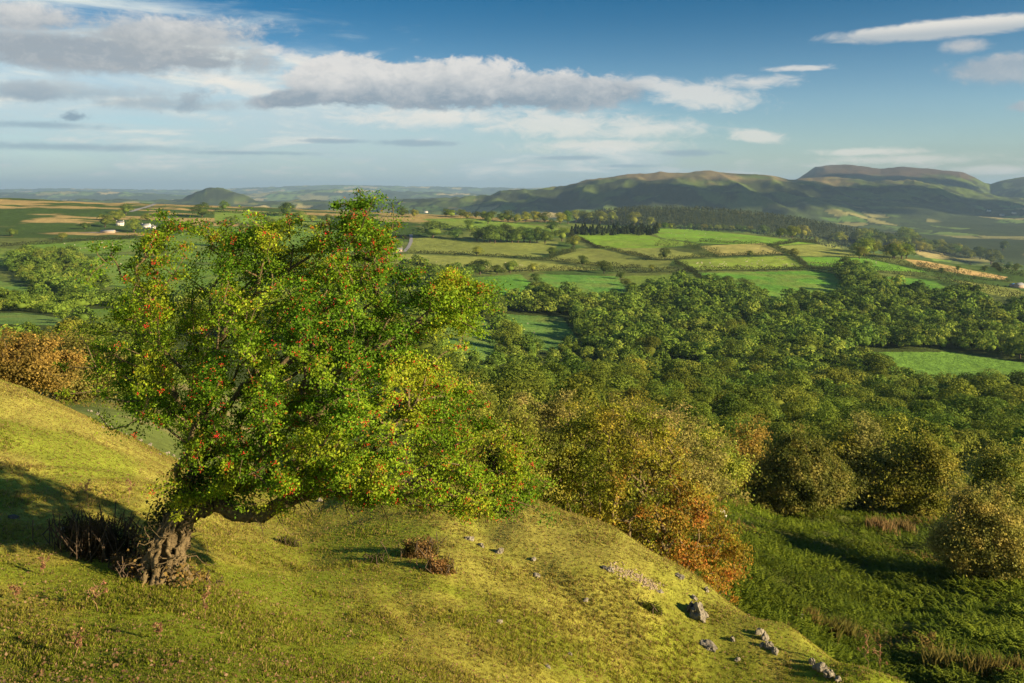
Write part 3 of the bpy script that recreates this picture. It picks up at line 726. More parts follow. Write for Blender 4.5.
def woodland():
    r = np.random.default_rng(77); pts = []
    # jittered stand of trees; keep what grows inside the wooded ground
    s = 9.3
    xs = np.arange(-900, 900, s); ys = np.arange(115, 1250, s)
    X, Yy = np.meshgrid(xs, ys); X = X.ravel() + r.uniform(-3, 3, X.size); Yy = Yy.ravel() + r.uniform(-3, 3, Yy.size)
    k = (np.abs(X / Yy) < .68); X = X[k]; Yy = Yy[k]; Z = H(X, Yy)
    px, py = proj(X, Yy, Z); ok = np.zeros(len(X), bool)
    for w in WOODS: ok |= in_poly(px, py, w)
    for poly, _ in FIELDS: ok &= ~in_poly(px, py, poly)
    ok &= (Yy > 300) | (px > 430)
    # lower slope of the near hill, right: scattered wood down to the bracken
    lower = (Yy > np.where(px > 760, 128, 105)) & (Yy < 320) & (px > 440)
    ok &= (vnoise(X / 30, Yy / 38, 61) > .17) | (vnoise(X / 9, Yy / 9, 62) > .6); ok |= lower & (vnoise(X / 22, Yy / 22, 7) > .08)
    ok |= (Yy > 90) & (Yy < 300) & (px < 170) & (py > 336) & (vnoise(X / 20, Yy / 20, 8) > .45)
    X = X[ok]; Yy = Yy[ok]; Z = Z[ok]; px = px[ok]; py = py[ok]
    hh = np.clip(np.exp(r.normal(2.12, .27, len(X))), 4.5, 15) * (.72 + .28 * sstep(150, 260, Yy)) * (1 + .3 * sstep(350, 800, Yy)) * np.where(px < 180, .68, 1); hh = np.where((px > 440) & (px < 590) & (py > 344) & (py < 390), hh * .6, hh); wf = r.uniform(1.05, 1.45, len(X))
    tone = vnoise(X / 45, Yy / 45, 17) * .6 + r.random(len(X)) * .4
    # what shows largest
    app = hh / Yy; vis = (px > -5) & (px < 1029)
    order = np.argsort(-app * vis); first = set(order[:300].tolist())
    lab = {'a': 'rounded green broadleaved tree in the valley wood below the bracken', 'b': 'pale olive rounded tree in the valley wood below the bracken', 'c': 'dark green rounded tree in the valley wood below the bracken'}
    rest = []
    for i in range(len(X)):
        kind = 'b' if tone[i] > .68 else ('c' if tone[i] < .33 else 'a')
        if i in first:
            tpl = {'a': TG, 'b': random.choice((TO, TP)), 'c': TD}[kind]
            place_tree(0, 0, hh[i], wf[i], tpl, lab[kind], {'a': 'green trees of the valley wood', 'b': 'pale olive trees of the valley wood', 'c': 'dark trees of the valley wood'}[kind], name='broadleaf_tree', world=(X[i], Yy[i], Z[i]))
        else: rest.append((i, kind))
    VV = []; FQ = []; FT = []; CC = []; off = 0
    tp = []
    for q in range(8):
        V, Fq, c = far_crown(900 + q, 420); cv, cf = core_mesh(q + .3); tp.append((V, Fq, c, cv, cf))
    tint = {'a': (1, 1, 1), 'b': (1.45, 1.25, 1.4), 'c': (.75, .82, .95)}
    for i, kind in rest:
        V, Fq, c, cv, cf = tp[random.randrange(8)]; a = random.uniform(0, 6.28); ca, sa = math.cos(a), math.sin(a)
        W = np.concatenate([V, cv]); W = np.stack([W[:, 0] * ca - W[:, 1] * sa, W[:, 0] * sa + W[:, 1] * ca, W[:, 2]], 1) * np.array([hh[i] * wf[i], hh[i] * wf[i], hh[i]]) + np.array([X[i], Yy[i], Z[i]])
        ti = np.array(tint[kind]) * random.uniform(.6, 1.4)
        VV.append(W); FQ.append(Fq + off); FT.append(cf + off + len(V)); CC.append(np.concatenate([c * ti, np.tile(c.mean(0) * ti, (len(cv), 1))])); off += len(W)
    o = mesh_obj('woodland', np.concatenate(VV), [np.concatenate(FQ), np.concatenate(FT)], FARLEAF, np.concatenate(CC)); tag(o, 'dense mixed broadleaved woodland filling the valley floor and lower slopes', 'woodland', kind='stuff')
    print('wood trees', len(X))
woodland()

# single trees and rows on the fields: (px, foot py, height px, width factor, palette, label)
def T_(l): return l
SOLO = [
 (402,217,9,1.2,'D','dark round tree at the left end of the hilltop row'),(414,217,7,1.2,'O','brownish tree beside the leftmost hilltop tree'),
 (470,231,10,1.3,'G','round tree in front of the middle of the hilltop row'),
 (433,238,14,2.3,'D','broad dark tree left in the belt above the striped field'),(456,239,9,1.4,'D','low dark tree between the broad tree and the belt'),
 (477,241,12,1.3,'G','lighter tree at the left end of the middle tree belt'),
 (552,231,10,1.1,'D','small round dark tree alone in the upper green field'),
 (545,243,12,1.2,'G','lighter green tree at the right end of the middle belt'),(562,241,12,1.2,'G','round tree right of the middle belt beside the plantation'),(574,247,10,1.5,'O','olive tree at the corner of the bright green field'),
 (477,255,8,1.5,'O','olive bush on the hedge below the middle belt'),(552,255,7,1.7,'D','low wide dark tree where the olive hedge meets the field'),
 (583,265,9,1.1,'D','small upright tree on the dark hedge in the middle'),(604,273,11,1.3,'D','round tree on the long hedge at its bend'),
 (480,274,13,1.7,'D','wide dark tree left on the long hedge'),(510,273,11,1.3,'G','rounded tree next right along the long hedge'),(533,271,7,1.3,'O','small olive tree right of the rounded hedge tree'),(497,274,8,1.6,'D','low dark bush between two hedge trees'),
 (508,355,26,1.1,'G','tall round tree left of the shaded hollow field'),(530,362,20,1.2,'D','dark tree beside the tall round tree by the hollow field'),
 (634,226,12,1.1,'O','bronze tree standing above the conifer plantation'),(650,226,8,1.1,'O','small bronze tree right of the one above the plantation'),
 (764,234,8,1.3,'D','dark round tree standing apart on the right crest'),(792,238,11,1.4,'O','left one of the bronze pair on the right crest'),(803,239,12,1.2,'O','right one of the bronze pair on the right crest'),(780,237,8,1.6,'D','low green tree left of the bronze crest pair'),(816,243,6,1.0,'O','small tree at the hedge end right of the bronze pair'),
 (665,259,10,1.1,'D','small dark tree on the hedge left of the sheep field'),(750,256,5,1.5,'G','small bush tree on the hedge above the sheep field'),(793,256,7,1.5,'O','olive tree at the hedge corner right of the sheep field'),
 (716,289,13,1.1,'D','left one of three dark trees below the sheep field'),(726,290,12,1.4,'D','middle one of three dark trees below the sheep field'),(744,291,11,1.6,'D','right one of three dark trees below the sheep field'),
 (652,271,6,1.2,'O','little olive tree by the long hedge near its middle'),
 (838,242,9,1.6,'O','wide bronze tree on the crest left of the big clump'),
 (980,259,11,1.2,'G','green tree at the end of the right hand row'),(991,264,14,1.2,'G','tall lighter tree above the straw coloured strip'),(1016,270,6,1.7,'D','low dark bush at the right edge above the barn'),
 (202,217,12,1.5,'D','large dark round tree on the moor edge left'),(224,210,8,1.2,'D','small dark tree right of the large moor tree'),(286,216,12,1.4,'D','large dark round tree showing above the hawthorn'),(270,229,11,1.1,'G','small green tree below the large dark one'),
 (12,236,7,1.4,'D','dark bush at far left above the pasture'),(62,239,6,1.6,'O','low olive bush on the pasture wall'),(85,229,6,1.5,'D','low bush left of the farm'),
 (105,227,12,1.3,'G','green tree against the left end of the white farmhouse'),(117,221,9,1.6,'O','olive tree above the white farmhouse'),(126,214,9,1.4,'D','dark tree on the track above the farmhouse'),(134,232,12,1.1,'G','green tree between the two white farm buildings'),(147,220,6,1.8,'O','low olive bush above the second farm building'),
 (188,230,9,1.3,'O','olive tree right of the farmyard'),(208,232,10,1.2,'D','dark tree between farmyard and hawthorn'),(223,246,13,1.1,'D','dark tree just above the top of the hawthorn'),(146,242,7,1.4,'O','small bush tree below the farm'),(158,243,7,1.5,'D','second small bush tree below the farm'),
 (393,254,12,1.3,'G','rounded tree by the stone cottage, above its roof end'),(395,232,9,1.5,'D','dark tree behind the stone cottage'),
 (1003,250,8,1.3,'D','dark tree at the right end of the valley rim'),
]
PALS = {'D': TD, 'G': TG, 'O': TO, 'P': TP}
for px, py, h, w, p, lab in SOLO: place_tree(px, py + .5, h * 1.25, w * 1.0, PALS[p], lab, ymin=450)
def row(pts, h, w, pals, label, group):
    for (px, py) in pts:
        place_tree(px, py + .5, h * random.uniform(.95, 1.4), w * random.uniform(.85, 1.2), PALS[random.choice(pals)], label, group, ymin=450)
row([(x, 217 + (x - 445) * .045 + random.uniform(-1, 1)) for x in (446,452,461,467,476,483,491,500)], 7, 1.3, 'DGO', 'small tree in the row along the hilltop skyline', 'trees along the hilltop skyline')
row([(x, 222 + random.uniform(-.5, 1.5)) for x in (488,502,508,516,526,535,545,560,568,576,584,591,600,612)], 10, 1.15, 'DGO', 'tree in the irregular row left of the plantation on the hilltop', 'trees of the hilltop row by the plantation')
row([(x, 242 + random.uniform(-1, 1)) for x in (484,490,495,501,507,512,518,524,530,537)], 14, 1.2, 'DD', 'dark tree in the dense belt across the middle fields', 'trees of the dense middle belt')
row([(x, 228 + (x - 655) * .03) for x in (659,665,671,690,698,704,711,718,724,731,738,744,750)], 5, 1.5, 'DDO', 'small tree of the low row along the top of the far green field', 'low trees along the far green field')
row([(random.uniform(858, 912), random.uniform(243, 261)) for _ in range(26)], 13, 1.25, 'DDOG', 'tree in the big bronze and green clump on the right crest', 'trees of the big clump on the right crest')
row([(x, 248 + (x - 915) * .12 + random.uniform(-3, 4)) for x in range(915, 976, 5)], 9, 1.4, 'DDGO', 'tree in the right hand row beyond the straw coloured strip', 'trees of the right hand row')
row([(x, 274 - (x - 395) * .02 + random.uniform(-1, 5)) for x in range(392, 476, 7)], 9, 1.4, 'DG', 'dark bushy tree along the lower edge of the long pasture', 'trees along the lower edge of the long pasture')
row([(x, y) for x, y in ((536,282),(541,288),(547,292),(554,295))], 7, 1.4, 'DG', 'bushy tree on the hedge between the two lower green fields', 'bushy trees between the two lower fields')
row([(621,279),(626,285),(632,291),(637,296)], 7, 1.4, 'DG', 'bushy tree on the short hedge above the wood', 'bushy trees on the short hedge')
row([(486,306),(490,314),(494,322),(497,330),(502,336)], 9, 1.3, 'DO', 'bushy tree beside the shaded hollow field', 'bushy trees beside the hollow field')
row([(x, 226 + random.uniform(-6, 10)) for x in (232,243,256,300,312,328)], 8, 1.4, 'DGO', 'small tree among the pastures behind the hawthorn top', 'small trees behind the hawthorn top')
row([(random.uniform(850, 1010), random.uniform(262, 272)) for _ in range(8)], 5, 1.6, 'DG', 'low bushy tree on the hedges of the right hand fields', 'low hedge trees of the right hand fields')
# plantation of conifers on the hill
cp = [(x, 234.5 + (x - 570) * .006 + (k % 3) * -1.6) for k, x in enumerate(np.linspace(571, 657, 66))]
for px, py in cp:
    place_tree(px + random.uniform(-1, 1), py + random.uniform(-1, 1), random.uniform(5, 9.5), 1.5, TCN, 'dark conifer in the narrow plantation on the hilltop', 'conifers of the hilltop plantation', 'conifer_tree', ymin=450)

def far_forest():
    r = np.random.default_rng(5); n = 5200
    px = r.uniform(560, 1010, n); Y = r.uniform(2250, 2900, n); X = (px - CX) / F * Y; Z = H(X, Y)
    ok = Z > -185 + 0 * Z
    ok &= vnoise(X / 160, Y / 160, 4) > .12
    X, Y, Z = X[ok], Y[ok], Z[ok]; m = 9; nn = len(X)
    h = r.uniform(10, 17, nn)
    C = np.repeat(np.stack([X, Y, Z], 1), m, 0); t = r.random((nn * m, 1)); a = r.uniform(0, 6.28, nn * m)
    hr = np.repeat(h, m)[:, None]
    C = C + np.concatenate([np.cos(a)[:, None], np.sin(a)[:, None], np.zeros((nn * m, 1))], 1) * (1 - t) * hr * .2 + np.array([0, 0, 1]) * t * hr * .9
    nr = np.stack([np.cos(a), np.sin(a), np.full(len(a), .4)], 1)
    tone = np.repeat(r.random(nn), m); c = mixc((.028, .045, .018), (.055, .07, .025), tone)
    V, Fq, cc = leaf_quads(C, 3.8, c, unit(nr), .8, .5, r)
    o = mesh_obj('conifer_forest', V, Fq, FARLEAF, cc); tag(o, 'dark conifer forest covering the low ridge before the mountains', 'forest', kind='stuff')
far_forest()

# ------------------------------------------------------------------ hedges
HEDGES = [
 ([(409,253),(512,258),(538,260),(580,264),(640,268)], 2.6, 'long dark hedge above the long olive pasture'),
 ([(440,274),(512,272),(560,271),(600,271),(640,273),(700,272),(805,270),(833,272)], 3.4, 'longest hedge crossing the whole middle of the fields'),
 ([(640,260),(675,260),(700,258),(784,255)], 3.2, 'hedge along the upper side of the sheep field'),
 ([(768,246),(782,251),(794,257),(806,267)], 2.8, 'hedge running down the right side of the sheep field'),
 ([(699,242),(739,244),(774,246),(817,244)], 3.0, 'hedge below the far bright green field'),
 ([(600,248),(612,250),(630,254),(650,259)], 2.2, 'thin hedge below the bright green hill field'),
 ([(655,246),(680,247)], 5.5, 'short thick hedge left of the straw patch'),([(684,247),(700,251),(720,256)], 6.0, 'thick hedge sloping down beside the straw patch'),
 ([(675,264),(686,269),(695,275),(707,287)], 3.5, 'hedge sloping to the three dark trees'),
 ([(862,258),(895,264),(930,272)], 4.0, 'hedge above the right hand sheep pasture'),
 ([(800,268),(840,269),(875,272),(930,278)], 5.0, 'bushy hedge below the right hand sheep pasture'),
 ([(934,279),(960,286),(990,293),(1024,303)], 5.5, 'thick dark hedge sloping to the right edge below the barn'),
 ([(917,266),(945,273),(974,279),(1012,282)], 4.5, 'bushy hedge under the straw coloured strip'),
 ([(940,256),(970,264),(1000,272),(1024,277)], 4.0, 'bushy hedge above the straw coloured strip'),
 ([(575,251),(562,255),(549,259)], 3.5, 'short olive hedge by the wide low tree'),
 ([(0,247),(60,243),(138,238)], 2.5, 'hedge along the top of the left pasture'),
 ([(300,226),(340,230),(385,234)], 2.5, 'hedge left of the cottage lane behind the hawthorn'),
 ([(214,223),(260,225),(300,226)], 2.5, 'hedge across the pasture above the hawthorn'),
 ([(214,212),(260,214),(300,216)], 2.2, 'uppermost hedge below the moor left of centre'),
 ([(385,236),(402,238),(409,240)], 3.0, 'hedge behind the cottage and lane'),
 ([(560,234),(577,238),(590,244),(600,249)], 2.2, 'hedge at the left side of the bright hill field'),
 ([(440,228),(470,230),(520,232),(560,234)], 3.0, 'hedge below the upper pale field by the hilltop row'),
]
def hedge(pts, hgt, label):
    W = [hit(px, py, 450) for px, py in pts]; r = np.random.default_rng(len(label) + int(pts[0][0]))
    C = []; 
    for a, b in zip(W[:-1], W[1:]):
        a = np.array(a); b = np.array(b); L = np.linalg.norm((b - a)[:2]); n = int(L * 16)
        t = r.random(n)[:, None]; p = a * (1 - t) + b * t
        p[:, 0] += r.normal(size=n) * 1.5; p[:, 1] += r.normal(size=n) * 1.5
        hh = hgt * 1.8 * (.5 + .9 * vnoise(p[:, 0] / 6, p[:, 1] / 6, 3))
        p[:, 2] = H(p[:, 0], p[:, 1]) + r.random(n) * hh; C.append(p)
    C = np.concatenate(C); O = np.array([C[:, 0].mean(), C[:, 1].mean(), C[:, 2].min()])
    c = mixc((.025, .042, .012), (.07, .08, .022), r.random(len(C)) * .5 + vnoise(C[:, 0] / 9, C[:, 1] / 9, 8) * .5)
    V, Fq, cc = leaf_quads(C - O, 1.0, c, None, .8, 1, r)
    o = mesh_obj('hedge', V, Fq, FARLEAF, cc); o.location = O; tag(o, label, 'hedge', 'hedges dividing the distant fields')
for a in HEDGES: hedge(*a)

# ------------------------------------------------------------------ buildings, lanes
def box_mesh(x0, x1, y0, y1, z0, z1):
    V = np.array([(x, y, z) for z in (z0, z1) for y in (y0, y1) for x in (x0, x1)], float)
    return V, np.array([(0,2,3,1),(4,5,7,6),(0,1,5,4),(2,6,7,3),(0,4,6,2),(1,3,7,5)])
def join(parts):
    V = []; Fq = []; o = 0
    for v, f in parts: V.append(v); Fq.append(f + o); o += len(v)
    return np.concatenate(V), np.concatenate(Fq)
def house(px, py, L, W, Hh, rise, rz, wall, roof, label, chim=2, wins=3, name='farmhouse', cat='house', door=True, ymin=450):
    L *= .85; W *= .85; Hh *= .9; X, Y, Z = hit(px, py, ymin); b = empty(name, (X, Y, Z - .3), label, cat, rz=rz)
    v, f = box_mesh(-L/2, L/2, -W/2, W/2, 0, Hh + .3)
    g = np.array([(-L/2, -W/2, Hh+.3), (-L/2, W/2, Hh+.3), (-L/2, 0, Hh+rise+.25), (L/2, -W/2, Hh+.3), (L/2, W/2, Hh+.3), (L/2, 0, Hh+rise+.25)], float)
    o = mesh_obj('wall', np.concatenate([v, g]), [f, np.array([(8, 10, 9), (11, 12, 13)])], wall, parent=b)
    e = .35; th = .22; prof = [(-W/2-e, Hh+.18), (0, Hh+rise+.3), (W/2+e, Hh+.18)]
    rv = []; 
    for x in (-L/2-e, L/2+e):
        for (y, z) in prof: rv.append((x, y, z))
        for (y, z) in prof: rv.append((x, y, z + th))
    rv = np.array(rv, float)
    rf = np.array([(0,1,7,6),(1,2,8,7),(3,9,10,4),(4,10,11,5),(0,6,9,3),(2,5,11,8),(0,3,4,1),(1,4,5,2),(6,7,10,9),(7,8,11,10)])
    ro = mesh_obj('roof', rv, rf, roof, parent=b)
    for k in range(chim):
        cx = -L/2 + .6 + k * (L - 1.2)
        v, f = box_mesh(cx-.4, cx+.4, -.4, .4, Hh+rise-.3, Hh+rise+1.3); mesh_obj('chimney', v, f, wall, parent=ro)
    for k in range(wins):
        x = -L/2 + (k + .5) * L / wins
        for zz in ((1.2, 2.3), (3.4, 4.4)):
            if zz[1] > Hh: continue
            if door and k == wins // 2 and zz[0] < 2: continue
            v, f = box_mesh(x-.5, x+.5, -W/2-.04, -W/2+.05, zz[0]+.3, zz[1]+.3); mesh_obj('window', v, f, GLASS, parent=b)
    if door:
        x = -L/2 + (wins // 2 + .5) * L / max(1, wins)
        v, f = box_mesh(x-.5, x+.5, -W/2-.05, -W/2+.05, .3, 2.4); mesh_obj('door', v, f, SLATE, parent=b)
    return b
house(120,226,13,8,5.2,2.6,.25,WHITEW,SLATE,'white farmhouse with grey slate roof, left of the two on the moor edge')
house(146,228,16,8,4.6,2.4,-.15,WHITEW,TIN,'long white farm building with pale roof, right of the first farmhouse')
house(154,229,7,6,4,2,1.2,WHITEW,SLATE,'small white gabled wing at the right end of the farm',chim=1,wins=1,door=False)
house(108,233,22,9,2.8,1.5,.05,STONEW,TIN,'low stone barn with grey roof below the white farmhouse',chim=0,wins=0,door=False,name='barn',cat='barn')
house(168,220,11,8,4,1.5,.2,STONEW,BLUE,'blue roofed shed at the right of the farm',chim=0,wins=0,door=False,name='shed',cat='shed')
house(396,252,19,8,3.4,2.6,.12,STONEW,SLATE,'stone cottage with blue grey slate roof beside the lane',chim=2,wins=3)
house(1019,288,14,9,3.6,2.4,.5,STONEW,TIN,'barn with pale grey roof at the right edge of the fields',chim=0,wins=0,door=True,name='barn',cat='barn')
house(1013,287,7,6,2.4,1.6,.5,STONEW,BLUE,'small bluish roofed lean-to left of the right edge barn',chim=0,wins=0,door=True,name='shed',cat='shed')
for px, py, lab in ((989,212,'tiny white house alone on the far valley side, upper'),(1002,216,'tiny white house among far fields, second from left'),(1014,214,'tiny white house at the far right of the far valley'),(426,213,'pale far shed seen over the hilltop left of centre')):
    house(px, py, 26, 14, 9, 5, random.uniform(-.5, .5), WHITEW, SLATE, lab, chim=1, wins=2, ymin=2600)
def lane(pts, w, name='lane', ymin=450):
    W = np.array([hit(px, py, ymin) for px, py in pts]); P = []
    for a, b in zip(W[:-1], W[1:]):
        for t in np.linspace(0, 1, 16, endpoint=False): P.append(a * (1 - t) + b * t)
    P.append(W[-1]); P = np.array(P); d = np.gradient(P[:, :2], axis=0); d = d / np.linalg.norm(d, axis=1, keepdims=True)
    nrm = np.stack([-d[:, 1], d[:, 0]], 1) * w / 2
    Lf = P[:, :2] + nrm; Rt = P[:, :2] - nrm; V = []
    for q in (Lf, Rt): V.append(np.concatenate([q, (np.maximum(H(q[:, 0], q[:, 1]), H(P[:, 0], P[:, 1])) + .35)[:, None]], 1))
    n = len(P); V = np.concatenate(V); i = np.arange(n - 1)
    o = mesh_obj(name, V, np.stack([i, i + 1, i + 1 + n, i + n], 1), ROADM); tag(o, kind='structure')
lane([(411,235),(411,242),(408,248),(404,252),(396,253)], 5)
lane([(130,212),(140,209),(150,206),(156,204)], 9)
lane([(80,233),(100,233),(118,232)], 8, 'farm_yard')

# ------------------------------------------------------------------ sheep
def sheep_mesh():
    me = bpy.data.meshes.new('sheep')
    vs = [(0,0,.62),(.38,0,.66),(-.38,0,.62),(.58,0,.74),(.74,0,.66),(.86,0,.58)]
    rr = [(.27,.27),(.22,.24),(.23,.24),(.12,.14),(.09,.10),(.05,.06)]
    ed = [(0,1),(0,2),(1,3),(3,4),(4,5)]
    for (x, y, p) in ((.36,.13,1),(.36,-.13,1),(-.38,.13,2),(-.38,-.13,2)):
        i = len(vs); vs += [(x, y, .36), (x + .02, y, .16), (x, y, 0)]; rr += [(.075,.075),(.035,.035),(.035,.035)]; ed += [(p, i), (i, i + 1), (i + 1, i + 2)]
    for y in (.1, -.1):
        i = len(vs); vs.append((.70, y, .74)); rr.append((.03,.02)); ed.append((4, i))
    me.from_pydata(vs, ed, []); o = bpy.data.objects.new('sheep_source', me); COL.objects.link(o)
    m = o.modifiers.new('s', 'SKIN'); m.use_smooth_shade = True
    for k, v in enumerate(me.skin_vertices[0].data): v.radius = rr[k]; v.use_root = (k == 0)
    o.modifiers.new('u', 'SUBSURF').levels = 1
    dg = bpy.context.evaluated_depsgraph_get(); out = bpy.data.meshes.new_from_object(o.evaluated_get(dg)); bpy.data.objects.remove(o)
    out.name = 'sheep'; out.materials.clear(); out.materials.append(WOOL); return out
SHEEP = sheep_mesh()
def sheep(px, py, label, group=None, s=1.0, ymin=450, rz=None, lift=0.0):
    X, Y, Z = hit(px, py, ymin); o = link(bpy.data.objects.new('sheep', SHEEP)); o.location = (X, Y, Z + lift); o.scale = (s, s, s)
    o.rotation_euler = (0, 0, random.uniform(0, 6.28) if rz is None else rz); tag(o, label, 'sheep', group); return o
s1 = sheep(722, 521, 'white sheep grazing in bracken right of the orange hawthorn', ymin=34, rz=2.8, lift=.15, s=.8)
s2 = sheep(800, 627, 'white sheep with red dye mark in bracken below the slope', ymin=26, rz=.5, lift=.12, s=.5)
import bmesh
bm = bmesh.new(); bmesh.ops.create_uvsphere(bm, u_segments=12, v_segments=8, radius=1)
for v in bm.verts: v.co = Vector((v.co.x * .16 - .28, v.co.y * .255, v.co.z * .2 + .72))
me = bpy.data.meshes.new('dye_mark'); bm.to_mesh(me); bm.free(); me.materials.append(RED); link(bpy.data.objects.new('dye_mark', me), s2)
def flock(poly, n, lab, grp, s=1.5):
    k = 0; p = np.array(poly)
    while k < n:
        x = random.uniform(p[:, 0].min(), p[:, 0].max()); y = random.uniform(p[:, 1].min(), p[:, 1].max())
        if in_poly(np.array([x]), np.array([y]), poly)[0]: sheep(x, y, lab, grp, s); k += 1
flock([(690,262),(782,258),(795,265),(775,268),(700,268)], 42, 'tiny white sheep in the flock on the central sheep field', 'flock on the central sheep field', 1.35)
flock([(830,258),(865,260),(905,268),(870,268),(822,264)], 16, 'tiny white sheep on the right hand green pasture', 'sheep on the right hand pasture', 1.35)
flock([(660,232),(700,233),(750,238),(780,243),(700,241)], 12, 'tiny white sheep on the far bright green field', 'sheep on the far green field', 1.35)
flock([(60,243),(132,240),(136,248),(80,250)], 12, 'tiny white sheep on the pasture below the farm', 'sheep on the pasture below the farm', 1.3)
flock([(100,258),(125,257),(128,268),(105,268)], 7, 'tiny white sheep on the small left meadow', 'sheep on the small left meadow', 1.3)
flock([(400,257),(500,262),(560,268),(420,269)], 12, 'tiny white sheep on the long olive pasture', 'sheep on the long olive pasture', 1.3)
flock([(960,375),(1020,372),(1020,385),(960,386)], 10, 'tiny white sheep on the meadow amid the wood', 'sheep on the meadow amid the wood', .9)
flock([(515,322),(540,325),(545,335),(520,332)], 3, 'tiny white sheep in the shaded hollow field', 'sheep in the hollow field', 1.1)

# ------------------------------------------------------------------ rocks
def rock(px, py, wpx, hpx, label, seed, mat=ROCK, group=None, name='rock', ymin=8, ymax=200, rough=.35):
    X, Y, Z = hit(px, py, ymin, ymax); w = wpx / F * Y; h = hpx / F * Y
    bm = bmesh.new(); bmesh.ops.create_icosphere(bm, subdivisions=4 if wpx > 9 else 3, radius=1)
    for v in bm.verts:
        c = v.co.copy(); n = mnoise.fractal(c * 1.3 + Vector((seed, 0, 0)), 1.0, 2.0, 5) * rough + mnoise.cell(c * 1.9 + Vector((0, seed, 0))) * .22
        c = c * (1 + n); c.z = max(c.z, -.5); v.co = Vector((c.x * w * (.46 + .14 * math.sin(seed * 2.1)), c.y * w * .4 + c.x * w * .12 * math.sin(seed), (c.z + c.x * .35 * math.cos(seed * 1.7)) * h * .55))
    me = bpy.data.meshes.new(name); bm.to_mesh(me); bm.free(); me.materials.append(mat)
    o = link(bpy.data.objects.new(name, me)); o.location = (X, Y, Z + h * .04); o.rotation_euler = (0, 0, seed * 1.3)
    tag(o, label, 'rock', group); return o
rock(698,617,20,18,'grey limestone boulder with dark shadow on the lower slope',1)
rock(690,612,10,14,'dark block standing in for the shadow at the left of the limestone boulder',2,DROCK)  # dark block put in for the shadow beside the boulder
for k, (x, y, w, h) in enumerate(((760,634,8,9),(765,640,9,10),(769,648,10,9),(775,654,8,7),(762,646,7,6))): rock(x, y, w, h, ['topmost','second','middle broad','lowest right','lower left'][k] + ' pale stone of the broken outcrop right of the boulder', 10 + k)
for k, (x, y, w, h) in enumerate(((812,664,9,8),(820,671,13,11),(830,677,12,9),(838,681,9,6))): rock(x, y, w, h, ['upper left','largest','second right','rightmost'][k] + ' pale stone of the outcrop at the bottom edge', 20 + k)
for k, (x, y, w, h, l) in enumerate(((708,646,16,5,'flat pale stone below the limestone boulder'),(733,641,8,6,'small pale stone left of the broken outcrop'),(738,661,6,4,'small flat stone under the broken outcrop'),(694,600,7,5,'small white stone just above the boulder'),
  (706,592,7,6,'upright little stone on the brow above the boulder'),(679,577,10,4,'flat stone on the brow beneath the orange tree'),(703,581,8,4,'white stone on the brow right of the orange tree foot'),(610,571,9,4,'stone standing in for the dark hole at the top of the bare scree patch'),(536,577,9,5,'grey stone half buried in mid slope'),  # the scree-top stone is set where a dark hole lies
  (586,602,6,4,'little stone on the slope under the scree'),(499,553,11,7,'pale stone right of the dead bracken mound'),(470,540,9,6,'left of two pale stones above the mound stone'),(481,546,8,5,'right of two pale stones above the mound stone'),(534,560,7,4,'small stone on the upper middle slope'),(499,623,8,4,'flat stone on the near slope'),
  (62,532,10,5,'white stone in the hollow left of the trunk'),(27,385,6,4,'small stone on the crest at far left'),(320,502,8,5,'pale stone beneath the hawthorn branches'),(660,592,6,3,'small stone above the slope middle'),(548,668,7,4,'brown stone near the bottom edge'),(570,655,5,4,'tiny stone near the bottom edge, right'))):
    rock(x, y, w, h, l, 40 + k)
rock(14,519,9,6,'dark stone in the shade at the far left',70,DROCK); rock(604,568,9,4,'dark block standing in for the dark hole left of scree',71,DROCK)  # the second one stands in for the dark hole by the scree
for k in range(34):
    t = random.random(); rock(88 + t * 100 + random.gauss(0, 3), 412 + t * 52 + random.gauss(0, 3), random.uniform(2, 5), random.uniform(1.5, 3), 'pale stone of the scattered line of rubble across the left saddle', 80 + k, group='rubble line across the left saddle', name='stone', ymin=26)
rock(831,540,9,5,'pale stone half hidden in the bracken left of the trunked hawthorn',91,ymin=34); rock(791,571,7,6,'small pale stone low in the bracken below the brown dome tree',92,ymin=34)
def scree():
    r = np.random.default_rng(3); bmv = []; P = []
    for k in range(420):
        t = r.random(); px = 612 + t * 44 + r.normal() * 3; py = 566 + t * 22 + r.normal() * 2.5
        P.append(hit(px, py, 9, 30))
    P = np.array(P); n = len(P); s = r.uniform(.012, .045, n)
    oc = np.array([(1,0,0),(-1,0,0),(0,1,0),(0,-1,0),(0,0,1),(0,0,-1)], float)
    V = (P[:, None] + oc[None] * s[:, None, None] * r.uniform(.5, 1.3, (n, 6, 1)) * np.array([1, 1, .6])).reshape(-1, 3)
    tf = np.array([(0,2,4),(2,1,4),(1,3,4),(3,0,4),(2,0,5),(1,2,5),(3,1,5),(0,3,5)])
    o = mesh_obj('scree', V, (np.arange(n)[:, None, None] * 6 + tf[None]).reshape(-1, 3), plain('scree_stone', (.27, .22, .17), .95, 20, .3)); tag(o, 'small patch of loose brown scree on the open slope', 'scree', kind='stuff')
scree()

